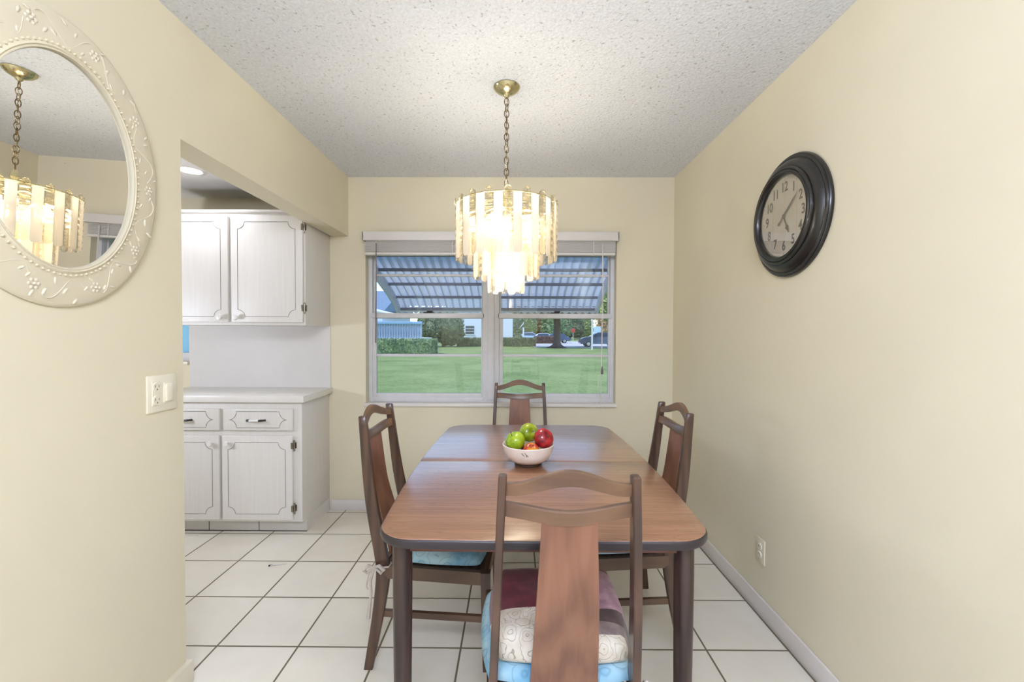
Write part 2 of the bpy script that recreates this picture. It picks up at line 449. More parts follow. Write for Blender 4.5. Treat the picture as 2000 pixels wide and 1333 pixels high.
def thing(name, label, cat, loc=(0, 0, 0), rot=None, group=None, kind=None):
    o = bpy.data.objects.new(name, None); COL.objects.link(o); o.empty_display_size = .1
    o.location = loc
    if rot is not None: o.rotation_euler = rot
    return tag(o, label, cat, group, kind)
def tag(o, label=None, cat=None, group=None, kind=None):
    if label: o['label'] = label
    if cat: o['category'] = cat
    if group: o['group'] = group
    if kind: o['kind'] = kind
    return o
def struct(o, label=None): o['kind'] = 'structure'; (label and o.__setitem__('label', label)); return o
def copy_tree(o, parent=None):
    c = o.copy(); COL.objects.link(c)
    if parent is not None: c.parent = parent
    for ch in list(o.children): copy_tree(ch, c)
    return c
def catmull(pts, n):
    out = []; P = [pts[0]]+list(pts)+[pts[-1]]
    for i in range(1, len(P)-2):
        for k in range(n):
            t = k/n; a, b, c, d = P[i-1], P[i], P[i+1], P[i+2]
            out.append(tuple(.5*(2*b[j]+(c[j]-a[j])*t+(2*a[j]-5*b[j]+4*c[j]-d[j])*t*t+(3*b[j]-a[j]-3*c[j]+d[j])*t**3) for j in range(len(b))))
    out.append(tuple(pts[-1])); return out

# ------------------------------------------------------------------ SETTING
LY = -5.2; LX = -4.6          # living room behind the camera
struct(MB().box(LX-.2, XR+.2, LY-.2, YB+.2, -.12, 0).build('floor', M['floor'], smooth=False), 'cream ceramic floor tiles with dark grout lines')
c = MB().box(LX-.2, XR+.2, LY-.2, -.7, H, H+.1); c.box(XK, XR+.2, -.7, YB+.2, H, H+.1)
struct(c.build('ceiling', M['ceil'], smooth=False), 'white popcorn-textured dining room ceiling')
struct(MB().box(-3.7, XK, -.7, YB, KH, KH+.1).build('ceiling_kitchen', M['kceil'], smooth=False), 'smooth white kitchen ceiling behind the beam')
# window openings in the back wall
WX0, WX1, WZ0, WZ1 = -1.094, .737, .79, 2.0
KX0, KX1, KZ0, KZ1 = -3.25, -2.395, 1.09, 2.0
def wall_grid(mb, xs, zs, holes, y0, y1):
    for i in range(len(xs)-1):
        for j in range(len(zs)-1):
            cx, cz = (xs[i]+xs[i+1])/2, (zs[j]+zs[j+1])/2
            if any(a < cx < b and c_ < cz < d for a, b, c_, d in holes): continue
            mb.box(xs[i], xs[i+1], y0, y1, zs[j], zs[j+1])
w = MB(); wall_grid(w, [-3.7, KX0, KX1, WX0, WX1, XR+.2], [0, WZ0, KZ0, WZ1, H], [(WX0, WX1, WZ0, WZ1), (KX0, KX1, KZ0, KZ1)], YB, YB+.2)
bmesh.ops.remove_doubles(w.bm, verts=w.bm.verts, dist=1e-5)
struct(w.build('wall_back', M['wall'], smooth=False), 'cream back wall with the window')
struct(MB().box(XR, XR+.2, LY-.2, YB, 0, H).build('wall_right', M['wall'], smooth=False), 'cream right wall with the clock')
w = MB(); w.prism([(-.7, 0), (WEND, 0), (WEND, BEAM), (YB, BEAM), (YB, H), (-.7, H)], XK, XL, mat=Matrix(((0, 0, 1, 0), (1, 0, 0, 0), (0, 1, 0, 0), (0, 0, 0, 1))))
struct(w.build('wall_left', M['wall'], smooth=False), 'cream left wall and dropped beam over the kitchen opening')
struct(MB().box(-3.9, -3.7, -.7, YB, 0, H).build('wall_kitchen', M['wall'], smooth=False))
struct(MB().box(LX-.2, XK, -.8, -.7, 0, H).build('wall_kitchen_near', M['wall'], smooth=False))
struct(MB().box(LX-.2, LX, LY-.2, -.8, 0, H).build('wall_living_left', M['wall'], smooth=False))
w = MB(); wall_grid(w, [LX-.2, -3.6, .6, XR+.2], [0, .25, 2.2, H], [(-3.6, .6, .25, 2.2)], LY-.2, LY)
struct(w.build('wall_living_rear', M['wall'], smooth=False))
struct(MB().box(XR-.013, XR, LY, YB-.013, 0, .088, .004).build('baseboard_right', M['trimw']), 'white baseboard along the right wall')
struct(MB().box(XK, XR-.013, YB-.013, YB, 0, .076, .004).build('baseboard_back', M['trimw']), 'white baseboard under the window wall')
struct(MB().box(XL-.02, XL+.02, -.7, 1.618, 0, .086, .008).build('baseboard_left', M['switch']), 'cream baseboard at the end of the left wall')

# window_1 -----------------------------------------------------------------
w1 = thing('window_1', 'white double window with two single-hung sashes looking onto the lawn', None, (0, YB, WZ0), kind='structure')
org = (0, YB, WZ0)
Y0 = YB+.055                              # front face of the fixed frame
fr = MB()
def xz(mb, x0, x1, z0, z1, y0, y1, bev=.003): mb.box(x0, x1, y0, y1, z0, z1, bev)
xz(fr, WX0+.001, WX0+.031, WZ0, WZ1, Y0, Y0+.075); xz(fr, WX1-.031, WX1-.001, WZ0, WZ1, Y0, Y0+.075)
xz(fr, WX0+.003, WX1-.003, WZ0+.001, WZ0+.037, Y0+.002, Y0+.073); xz(fr, WX0+.003, WX1-.003, WZ1-.05, WZ1-.001, Y0+.002, Y0+.073)
xz(fr, -.24, -.118, WZ0+.002, WZ1-.002, Y0-.004, Y0+.075); xz(fr, -.203, -.155, WZ0+.02, WZ1, Y0-.016, Y0)
fr.build('window_frame', M['winframe'], w1, org=org)
for (a, b) in ((WX0+.03, -.24), (-.118, WX1-.03)):
    lo = MB(); ys = Y0+.008
    xz(lo, a, a+.028, .826, 1.418, ys, ys+.03); xz(lo, b-.012, b, .826, 1.418, ys, ys+.03)
    xz(lo, a+.002, b-.002, .822, .856, ys+.002, ys+.028); xz(lo, a-.012, b+.012, 1.418, 1.454, ys-.012, ys+.03); xz(lo, a+.028, b-.012, 1.129, 1.15, ys+.004, ys+.028)
    sash = lo.build('lower_sash', M['winframe'], w1, org=org)
    MB().box(a+.02, b-.008, ys+.014, ys+.018, .85, 1.42).build('glass_pane', M['pane'], sash, org=org, smooth=False)
    up = MB(); yu = Y0+.042
    xz(up, a, a+.012, 1.42, 1.96, yu, yu+.03); xz(up, b-.012, b, 1.42, 1.96, yu, yu+.03)
    xz(up, a+.002, b-.002, 1.416, 1.45, yu+.002, yu+.028); xz(up, a+.002, b-.002, 1.93, 1.962, yu+.002, yu+.028); xz(up, a+.01, b-.01, 1.732, 1.75, yu+.004, yu+.028)
    us = up.build('upper_sash', M['winframe'], w1, org=org)
    MB().box(a+.008, b-.008, yu+.014, yu+.018, 1.44, 1.945).build('glass_pane', M['pane'], us, org=org, smooth=False)
    cx = (a+b)/2+.005
    lk = MB(); lk.box(cx-.035, cx+.03, ys-.014, ys+.016, 1.454, 1.463, .003); lk.box(cx-.008, cx+.034, ys-.02, ys+.008, 1.461, 1.472, .003)
    lk.build('sash_lock', M['black'], w1, org=org)
struct(MB().box(WX0-.012, WX1+.006, YB-.02, YB+.06, .767, .7935, .006).build('trim_1', M['trimw']), 'white window sill board')
struct(MB().box(KX0-.01, KX1, YB-.02, YB+.06, 1.066, 1.093, .005).build('trim_2', M['switch']), 'kitchen window sill')
w2 = thing('window_2', 'kitchen window beside the upper cabinet', None, (0, YB, KZ0), kind='structure')
f2 = MB(); org2 = (0, YB, KZ0)
xz(f2, KX0, KX0+.04, KZ0, KZ1, YB+.05, YB+.12); xz(f2, KX1-.012, KX1, KZ0, KZ1, YB+.05, YB+.12); xz(f2, KX0, KX1, KZ0, 1.155, YB+.05, YB+.12); xz(f2, KX0, KX1, KZ1-.05, KZ1, YB+.05, YB+.12)
f2.build('window_frame', M['winframe'], w2, org=org2)
MB().box(KX0+.03, KX1-.01, YB+.08, YB+.084, 1.15, KZ1-.04).build('glass_pane', M['obscure'], w2, org=org2, smooth=False)

# blind --------------------------------------------------------------------
bl = thing('window_blind', 'white faux-wood blind raised to the top of the window', 'window blind', (-.18, YB, 1.95))
org = (-.18, YB, 1.95)
v = MB(); v.box(-1.094, .740, YB-.075, YB-.063, 1.967, 2.030, .003); v.box(-1.094, -1.084, YB-.075, YB, 1.967, 2.030, .002); v.box(.730, .740, YB-.075, YB, 1.967, 2.030, .002)
v.box(-1.085, .731, YB-.064, YB-.058, 1.972, 2.026, .001)
v.build('valance', M['white'], bl, org=org)
MB().box(-1.078, .72, YB-.05, YB-.004, 1.962, 2.015, .002).build('headrail', M['white'], bl, org=org)
ns = 13
for k in range(ns):
    z = 1.89+k*.0055
    sl = MB(); sg = .0022*math.sin(k*2.1)
    pts = [(-1.082+sg, YB-.052), (.718+sg, YB-.052), (.718+sg, YB-.002), (-1.082+sg, YB-.002)]
    sl.prism(pts, z, z+.0036, .0008); sl.build('slat', M['white'], bl, org=org)
b_ = MB(); b_.box(-1.080, .716, YB-.053, YB-.002, 1.868, 1.887, .003); b_.build('bottom_rail', M['white'], bl, org=org)
for x in (-1.0, -.45, -.3, .15, .56):
    MB().tube([(x, YB-.0545, 1.964), (x, YB-.0555, 1.9), (x, YB-.0545, 1.868)], .003, 6).build('ladder_tape', M['cord'], bl, org=org)
wd = MB(); wd.tube([(-.996, YB-.062, 1.95), (-.997, YB-.062, 1.6), (-1.003, YB-.058, 1.235)], [.0035, .0045, .0055], 8)
wd.build('tilt_wand', M['wand'], bl, org=org)
cd = MB()
cd.tube([(.62, YB-.06, 1.95), (.625, YB-.06, 1.7), (.623, YB-.055, 1.4), (.622, YB-.05, 1.05), (.624, YB-.04, .9), (.626, YB-.026, .8), (.628, YB-.03, .74)], .0022, 6)
cd.tube([(.626, YB-.06, 1.95), (.63, YB-.062, 1.6), (.625, YB-.05, 1.06), (.606, YB-.04, .98), (.60, YB-.04, .9), (.606, YB-.04, .85), (.622, YB-.035, .80)], .0018, 6)
cd.build('lift_cord', M['cord'], bl, org=org)
ts = MB(); ts.lathe([(0, .05), (.004, .05), (.009, .02), (.010, 0), (.007, -.006), (0, -.006)], 12, Matrix.Translation((.627, YB-.05, 1.02)))
ts.build('cord_tassel', M['wand'], bl, org=org)

# ------------------------------------------------------------------ KITCHEN
def notch_path(x0, x1, z0, z1, r, n=6, style='door'):
    pts = []
    if style == 'door':
        for (cx, cz, a0) in ((x0, z0, 0), (x1, z0, 90), (x1, z1, 180), (x0, z1, 270)):
            arc = [(cx+r*math.cos(math.radians(a0+90-90*k/n)), cz+r*math.sin(math.radians(a0+90-90*k/n))) for k in range(n+1)]
            pts += arc
    else:           # drawer: pointed ogee ends
        zc = (z0+z1)/2; h = (z1-z0)/2
        pts = [(x0+.045, z0), (x1-.045, z0)]
        for k in range(1, n): t = k/n; pts.append((x1-.045+.045*t**1.6, z0+h*(1-(1-t)**1.8)))
        pts.append((x1+.004, zc))
        for k in range(n-1, 0, -1): t = k/n; pts.append((x1-.045+.045*t**1.6, z1-h*(1-(1-t)**1.8)))
        pts += [(x1-.045, z1), (x0+.045, z1)]
        for k in range(1, n): t = k/n; pts.append((x0+.045-.045*t**1.6, z1-h*(1-(1-t)**1.8)))
        pts.append((x0-.004, zc))
        for k in range(n-1, 0, -1): t = k/n; pts.append((x0+.045-.045*t**1.6, z0+h*(1-(1-t)**1.8)))
    return pts
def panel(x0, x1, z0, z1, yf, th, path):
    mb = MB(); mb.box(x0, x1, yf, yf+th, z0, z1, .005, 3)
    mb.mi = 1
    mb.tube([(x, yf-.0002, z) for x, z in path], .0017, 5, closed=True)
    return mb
def knob(x, z, yf):
    mb = MB(); mb.lathe([(0, 0), (.008, 0), (.007, .012), (.016, .018), (.0175, .024), (.014, .031), (0, .033)], 24,
                        Matrix.Translation((x, yf, z)) @ Matrix.Rotation(PI/2, 4, 'X'))
    return mb
def hinge(x, z, yf):
    mb = MB(); mb.box(x-.012, x+.002, yf-.003, yf, z-.02, z+.02, .001)
    mb.tube([(x+.006, yf+.006, z-.028), (x+.006, yf+.006, z+.028)], .005, 8); mb.box(x+.004, x+.016, yf+.016, yf+.019, z-.02, z+.02, .001)
    mb.ball((x+.006, yf+.006, z+.031), .006, 1); mb.ball((x+.006, yf+.006, z-.031), .006, 1)
    return mb
UY = 2.834; ux0, ux1 = -2.335, -1.353
uc = thing('upper_cabinet', 'white wall-hung kitchen cabinet above the counter with two knobbed doors', 'cabinet', (-1.844, UY, 1.354))
o_ = (-1.844, UY, 1.354)
ub = MB(); ub.box(ux0, ux1, UY, YB-.002, 1.354, 2.097, .002)
ub.build('cabinet_body', M['cab'], uc, org=o_)
MB().box(ux0, ux1+.012, UY-.012, YB-.002, 2.08, 2.097, .004).build('top_molding', M['cab'], uc, org=o_)
for (a, b, kx) in ((-2.301, -1.843, -1.887), (-1.826, -1.362, -1.784)):
    d = panel(a, b, 1.372, 2.056, UY-.019, .019, notch_path(a+.045, b-.048, 1.408, 2.016, .045)).build('cabinet_door', [M['cab'], M['groove']], uc, org=o_)
    knob(kx, 1.403, UY-.019).build('knob', M['knob'], d, org=o_)
for z in (1.465, 1.985): hinge(-1.36, z, UY-.019).build('hinge', M['nickel'], uc, org=o_)

KY = 2.795; lx0, lx1 = -2.37, -1.363
lc = thing('base_cabinet', 'white kitchen base cabinet with drawers and doors under the counter', 'cabinet', (-1.866, KY, 0))
o_ = (-1.866, KY, 0)
lb = MB(); lb.box(lx0, lx1, KY, YB-.002, .089, .863, .002); lb.box(lx0, lx1, KY+.07, YB-.002, 0, .089)
lb.build('cabinet_body', M['cab'], lc, org=o_)
tk = MB()
for a, b in ((lx0, -2.012), (-2.008, -1.682), (-1.678, lx1-.001)): tk.box(a, b, KY+.062, KY+.07, .004, .089)
tk.build('toe_kick', M['toe'], lc, smooth=False, org=o_)
tj = MB(); tj.box(-2.012, -2.008, KY+.061, KY+.069, 0, .089); tj.box(-1.682, -1.678, KY+.061, KY+.069, 0, .089); tj.box(lx0, lx1, KY+.06, KY+.066, 0, .005)
tj.build('toe_joint', M['dark'], lc, smooth=False, org=o_)
for (a, b) in ((-2.325, -1.881), (-1.858, -1.411)):
    d = panel(a, b, .681, .820, KY-.019, .019, notch_path(a+.042, b-.042, .699, .803, 0, style='drawer')).build('drawer', [M['cab'], M['groove']], lc, org=o_)
    cx = (a+b)/2-.01
    hb = MB(); hb.tube([(cx-.03, KY-.048, .75), (cx, KY-.05, .75), (cx+.03, KY-.048, .75)], .0065, 8)
    h = hb.build('handle', M['knob'], d, org=o_)
    for sg in (-1, 1):
        e = MB(); e.tube([(cx+sg*.055, KY-.019, .748), (cx+sg*.052, KY-.036, .75), (cx+sg*.044, KY-.047, .751), (cx+sg*.03, KY-.0485, .75)], [.007, .006, .0072, .007], 8)
        e.build('handle_end', M['black'], h, org=o_)
for (a, b, kx) in ((-2.330, -1.884, -1.932), (-1.868, -1.416, -1.824)):
    d = panel(a, b, .106, .648, KY-.019, .019, notch_path(a+.04, b-.045, .146, .606, .045)).build('cabinet_door', [M['cab'], M['groove']], lc, org=o_)
    knob(kx, .601, KY-.019).build('knob', M['knob'], d, org=o_)
for z in (.18, .585): hinge(-1.413, z, KY-.019).build('hinge', M['nickel'], lc, org=o_)
ct = MB(); ct.box(-2.39, -1.338, 2.765, YB, .863, .905, .003)
tag(ct.build('countertop', M['counter']), 'white laminate countertop on the base cabinet', 'countertop')
tag(MB().box(-2.388, -1.352, YB-.006, YB, .905, 1.354).build('backsplash', M['splash'], smooth=False), 'plain white backsplash panel between counter and wall-hung cabinet', 'backsplash')
rl = thing('recessed_light', 'round white recessed ceiling light glowing in the kitchen ceiling', 'ceiling light', (-1.963, 2.66, KH))
MB().lathe([(.055, -.001), (.062, -.006), (.085, -.004), (.09, 0), (.06, 0)], 40).build('trim_ring', M['trimw'], rl)
MB().lathe([(0, -.0045), (.056, -.0045), (.057, -.001), (0, -.001)], 40).build('diffuser', M['led'], rl)

# switch plate (left wall), outlet (right wall) ---------------------------------
sw = thing('switch_plate', 'ivory double wall plate with outlet and light switch on left wall', 'light switch', (XL, 1.50, 1.10))
o_ = (XL, 1.50, 1.10)
MB().box(XL, XL+.007, 1.437, 1.563, 1.038, 1.164, .003).build('plate', M['switch'], sw, org=o_)
oc = MB(); oc.lathe([(0, .004), (.016, .004), (.0175, .002), (.0175, 0), (0, 0)], 20, Matrix.Translation((XL+.007, 1.472, 1.125)) @ Matrix.Rotation(PI/2, 4, 'Y'))
oc.lathe([(0, .004), (.016, .004), (.0175, .002), (.0175, 0), (0, 0)], 20, Matrix.Translation((XL+.007, 1.472, 1.08)) @ Matrix.Rotation(PI/2, 4, 'Y'))
oc.box(XL+.007, XL+.009, 1.455, 1.489, 1.062, 1.143)
oc.build('outlet_socket', M['switch'], sw, org=o_)
for z in (1.125, 1.08):
    for ya, yb, za, zb in ((1.464, 1.466, -.002, .007), (1.478, 1.48, -.002, .007), (1.470, 1.474, -.011, -.006)):
        MB().box(XL+.0105, XL+.0115, ya, yb, z+za, z+zb).build('slot', M['slot'], sw, smooth=False, org=o_)
rk = MB(); rk.box(XL+.006, XL+.010, 1.503, 1.541, 1.066, 1.136, .001); rk.box(XL+.009, XL+.016, 1.507, 1.537, 1.071, 1.131, .003, mat=None)
rk.build('rocker', M['switch'], sw, org=o_)
ou = thing('wall_outlet', 'cream wall outlet low on the right wall above the baseboard', 'outlet', (XR, 2.04, .30))
o_ = (XR, 2.04, .30)
MB().box(XR-.006, XR, 2.004, 2.076, .242, .357, .0025).build('plate', M['wall'], ou, org=o_)
q = MB()
for z in (.318, .281): q.lathe([(0, .003), (.015, .003), (.0165, 0), (0, 0)], 20, Matrix.Translation((XR-.006, 2.04, z)) @ Matrix.Rotation(-PI/2, 4, 'Y'))
q.build('outlet_socket', M['switch'], ou, org=o_)
for z in (.318, .281):
    for ya in (2.033, 2.045): MB().box(XR-.0098, XR-.0088, ya, ya+.002, z-.002, z+.006).build('slot', M['slot'], ou, smooth=False, org=o_)

# ------------------------------------------------------------------ MIRROR (oval, tilted forward)
TILT = .034
mr = thing('oval_mirror', 'oval wall mirror in a wide cream frame with leaf relief on left wall', 'mirror', (XL+.0135, 1.163, 1.757), (0, TILT, 0))
ai, bi, ao, bo = .200, .275, .303, .381
def oval(a, b, x, n=96): return [(x, a*math.cos(2*PI*k/n), b*math.sin(2*PI*k/n)) for k in range(n)]
prof = [(1.0, 0), (1.0, .005), (.97, .009), (.9, .012), (.6, .015), (.3, .017), (.16, .018), (.13, .021), (.09, .023), (.06, .020), (.045, .022), (.02, .022), (.0, .018), (-.01, .014), (-.01, 0)]
fm = MB(); rings = [oval(ai+(ao-ai)*s, bi+(bo-bi)*s, x) for s, x in prof]
fm.loft(rings, True, False, loop=True)
nb = 96
for k in range(nb):
    t = 2*PI*k/nb; s = .185
    fm.ball((.0195, (ai+(ao-ai)*s)*math.cos(t), (bi+(bo-bi)*s)*math.sin(t)), .0042, 1)
fm.build('mirror_frame', M['cream'], mr, angle=30)
rng = random.Random(3)
vn = MB()
for k in range(64):                     # relief leaves and stems
    t = 2*PI*(k+rng.random()*.6)/64; s = .35+.5*(.5+.5*math.sin(k*1.7))
    a, b = ai+(ao-ai)*s, bi+(bo-bi)*s
    hx = .0178-.0045*s
    th = t+rng.uniform(-1.2, 1.2)
    mt = Matrix.Translation((hx, a*math.cos(t), b*math.sin(t))) @ Matrix.Rotation(th, 4, 'X')
    L = rng.uniform(.008, .013)
    vn.ball((0, 0, 0), 1, 1, mt, (.0028, L, L*.36))
for k in range(10):
    t0 = 2*PI*k/10+.1; path = []
    for j in range(16):
        t = t0+.5*j/15; s = .55+.28*math.sin(j*.42+k); path.append((.0176-.0045*s, (ai+(ao-ai)*s)*math.cos(t), (bi+(bo-bi)*s)*math.sin(t)))
    vn.tube(path, .0014, 5)
    tc = t0+.56; s = .6; cy, cz = (ai+(ao-ai)*s)*math.cos(tc), (bi+(bo-bi)*s)*math.sin(tc)
    for j in range(6):
        aa = j*PI/3; vn.ball((.0155, cy+.011*math.cos(aa), cz+.011*math.sin(aa)), 1, 1, None, (.0025, .0052, .0052))
    vn.ball((.0165, cy, cz), .0045, 1)
rv = vn.build('leaf_relief', M['leaf_relief'], mr); rv['kind'] = 'stuff'
gm = MB(); gm.loft([oval(ai+.002, bi+.002, .012), oval(.001, .001, .012)], True, False)
gm.build('mirror_glass', M['mirror'], mr, smooth=False)

# ------------------------------------------------------------------ CLOCK
Rc = Matrix(((0, 0, -1), (-1, 0, 0), (0, 1, 0)))
ck = thing('wall_clock', 'large round black wall clock with cream plank face on right wall', 'clock', (XR, 1.852, 1.800), Rc.to_euler())
MB().lathe([(0, 0), (.248, 0), (.251, .004), (.251, .012), (.247, .017), (.243, .017), (.241, .022), (.236, .024), (.231, .022), (.228, .026), (.222, .034), (.212, .041), (.203, .043), (.198, .043), (.198, .048), (.196, .052), (.190, .054), (.187, .051), (.184, .055), (.178, .056), (.174, .052), (.171, .053), (.167, .048), (.165, .034), (.165, .026), (0, .026)], 96).build('clock_case', M['clockblack'], ck)
fc = MB(); fc.lathe([(0, .030), (.166, .030), (.166, .027), (0, .027)], 96); fc.mi = 1
for k in range(60):
    a = k*PI/30; fc.lathe([(0, .0304), (.0014 if k % 5 else .0022, .0304), (.0014 if k % 5 else .0022, .0296)], 8, Matrix.Translation((.152*math.sin(a), .152*math.cos(a), 0)))
fc.build('clock_face', [M['face'], M['ink']], ck)
for k in range(1, 13):
    cu = bpy.data.curves.new('num', 'FONT'); cu.body = str(k); cu.size = .056; cu.align_x = 'CENTER'; cu.align_y = 'CENTER'; cu.extrude = .0004; cu.offset = .0010
    to = bpy.data.objects.new('num', cu); COL.objects.link(to)
    bpy.context.view_layer.update()
    me = bpy.data.meshes.new_from_object(to.evaluated_get(bpy.context.evaluated_depsgraph_get()))
    bpy.data.objects.remove(to); bpy.data.curves.remove(cu)
    me.name = 'numeral'; me.materials.clear(); me.materials.append(M['ink'])
    for v_ in me.vertices: v_.co.x *= .82; v_.co.y *= 1.0
    o = bpy.data.objects.new('numeral', me); COL.objects.link(o); o.parent = ck
    a = k*PI/6; o.location = (.122*math.sin(a), .122*math.cos(a), .0308)
def hand(name, ang, tip, tail, wdt, z):
    mb = MB(); R_ = Matrix.Rotation(-ang, 4, 'Z')
    if name == 'hour_hand':
        poly = [(-.003, -tail), (.003, -tail), (.0032, .045), (.011, .052), (.004, .066), (0, tip), (-.004, .066), (-.011, .052), (-.0032, .045)]
    else:
        poly = [(-.006, -tail), (0, -tail-.006), (.006, -tail), (.003, -tail+.02), (wdt, 0), (wdt*.8, tip*.6), (0, tip), (-wdt*.8, tip*.6), (-wdt, 0), (-.003, -tail+.02)]
    mb.prism(poly, z, z+.0012, mat=R_); mb.build(name, M['hand'], ck, smooth=False)
hand('hour_hand', math.radians(154), .082, .012, .004, .033)
hand('minute_hand', math.radians(50), .125, .042, .0052, .0345)
MB().lathe([(0, .0375), (.006, .0375), (.008, .035), (.008, .031), (0, .031)], 20).build('hand_hub', M['hand'], ck)
MB().lathe([(0, .042), (.166, .042), (.166, .0412), (0, .0412)], 64).build('clock_glass', M['clockglass'], ck)

# ------------------------------------------------------------------ CHANDELIER
CX, CY = -.042, 2.04
ch = thing('chandelier', 'lit tiered chandelier of cream and clear strips hanging on a brass chain', 'chandelier', (CX, CY, H))
def Z(z): return z-H
MB().lathe([(0, 0), (.060, 0), (.0615, -.004), (.058, -.010), (.045, -.022), (.026, -.032), (.016, -.036), (.012, -.044), (.006, -.05), (0, -.05)], 48).build('canopy', M['brass'], ch)
zc = -.055; nlk = 15; pitch = (Z(1.985)-zc)/nlk
for k in range(nlk):
    L = abs(pitch)*.68; path = []
    for j in range(20):
        t = 2*PI*j/20; path.append(((.0095)*math.cos(t)*(1.12), 0, L*math.sin(t)))
    rz = (PI/2 if k % 2 else 0)+.35+.3*math.sin(k*1.9)
    m_ = MB(); m_.tube(path, .0021, 6, closed=True, mat=Matrix.Translation((0, 0, zc+pitch*(k+.5))) @ Matrix.Rotation(rz, 4, 'Z'))
    m_.build('chain_link', M['chain'], ch)
pw = MB(); pw.tube([(.004*math.sin(k*1.3), .004*math.cos(k*1.3), Z(2.39-.41*k/24)) for k in range(25)], .0018, 6); pw.build('power_cord', M['brass'], ch)
sm = MB(); sm.lathe([(0, Z(1.99)), (.006, Z(1.985)), (.012, Z(1.97)), (.018, Z(1.95)), (.008, Z(1.93)), (.007, Z(1.70)), (.014, Z(1.68)), (.007, Z(1.66)), (0, Z(1.65))], 24); sm.build('stem', M['brass'], ch)
fm = MB()
def ring(mb, r, z, tr=.0028):
    mb.tube([(r*math.cos(2*PI*k/48), r*math.sin(2*PI*k/48), Z(z)) for k in range(48)], tr, 6, closed=True)
for r, z in ((.222, 1.898), (.140, 1.80), (.072, 1.742)): ring(fm, r, z)
for k in range(6):
    a = k*PI/3+.2
    fm.tube([(.006*math.cos(a), .006*math.sin(a), Z(1.93)), (.12*math.cos(a), .12*math.sin(a), Z(1.915)), (.222*math.cos(a), .222*math.sin(a), Z(1.898))], .0028, 6)
    fm.tube([(.006*math.cos(a), .006*math.sin(a), Z(1.80)), (.14*math.cos(a), .14*math.sin(a), Z(1.80))], .0025, 6)
    fm.tube([(.006*math.cos(a), .006*math.sin(a), Z(1.742)), (.072*math.cos(a), .072*math.sin(a), Z(1.742))], .0025, 6)
fm.build('ring_frame', M['brass'], ch)
def frost_plate(wd, L, th=.005):
    mb = MB(); c = .011
    mb.prism([(-wd/2, 0), (wd/2, 0), (wd/2, -L+c), (wd/2-c*.7, -L), (-wd/2+c*.7, -L), (-wd/2, -L+c)], -th/2, th/2, .0008, Matrix(((1, 0, 0, 0), (0, 0, 1, 0), (0, 1, 0, 0), (0, 0, 0, 1))))
    return mb
def clear_plate(wd, L, top):
    mb = MB(); rings = []; n = 72
    for k in range(n+1):
        z = top-(top+L)*k/n
        h = wd/2
        if top-z < wd/2: h = math.sqrt(max(1e-6, (wd/2)**2-(wd/2-(top-z))**2))
        if z+L < wd/2: h = math.sqrt(max(1e-6, (wd/2)**2-(wd/2-(z+L))**2))
        h = max(h, .0012)
        t = .0045+.0022*math.sin(z/.030*2*PI)
        rings.append([(-h, -.0022, z), (-h*.5, -t, z), (h*.5, -t, z), (h, -.0022, z), (h, .0022, z), (h*.5, .003, z), (-h*.5, .003, z), (-h, .0022, z)])
    mb.loft(rings); return mb
def hook():
    mb = MB(); mb.tube([(0, -.001, .012), (0, -.007, .010), (0, -.010, .001), (0, -.006, -.008), (0, -.0005, -.006)], .0012, 5)
    mb.tube([(.013*math.cos(t*PI/10), -.0052, .012+.012*math.sin(t*PI/10)) for t in range(0, 11)], .0011, 5)
    return mb
protos = {}
def plate_set(n, r, ztop, L, wd, phase, single):
    for k in range(n):
        a = phase+2*PI*k/n; kind = 'frost' if (k % 2 == 0 or single) else 'clear'
        key = (kind, wd, L)
        if key not in protos:
            if kind == 'frost': o = frost_plate(wd*1.1, L).build('frosted_strip', M['frost'], ch)
            else: o = clear_plate(wd, L, .022).build('clear_strip', M['clear'], ch, angle=60)
            protos[key] = o
            if kind == 'clear': hook().build('hook', M['brass'], o)
        else:
            o = protos[key].copy(); COL.objects.link(o)
            for h_ in protos[key].children:
                hc = h_.copy(); COL.objects.link(hc); hc.parent = o
        o.location = (r*math.cos(a), r*math.sin(a), Z(ztop)); o.rotation_euler = (0, 0, a+PI/2+(.12 if kind == 'frost' else -.05))
plate_set(36, .229, 1.893, .25, .034, .05, False)
plate_set(22, .148, 1.81, .25, .036, .12, False)
plate_set(12, .079, 1.745, .25, .036, .2, False)
for k in range(5):
    a = 2*PI*k/5+.6
    b_ = MB(); x, y = .105*math.cos(a), .105*math.sin(a)
    b_.lathe([(0, -.055), (.012, -.052), (.019, -.036), (.021, -.022), (.016, -.004), (.009, .006), (0, .006)], 20, Matrix.Translation((x, y, Z(1.83))))
    b_.build('bulb', M['bulb'], ch)
    s_ = MB(); s_.lathe([(0, .04), (.011, .04), (.012, .004), (0, .004)], 16, Matrix.Translation((x, y, Z(1.83)))); s_.tube([(x, y, Z(1.868)), (x*.5, y*.5, Z(1.89)), (.006*math.cos(a), .006*math.sin(a), Z(1.88))], .004, 6)
    s_.build('socket', M['brass'], ch)
b_ = MB(); b_.lathe([(0, -.055), (.012, -.052), (.019, -.036), (.021, -.022), (.016, -.004), (.009, .006), (0, .006)], 20, Matrix.Translation((0, 0, Z(1.645)))); b_.build('bulb', M['bulb'], ch)

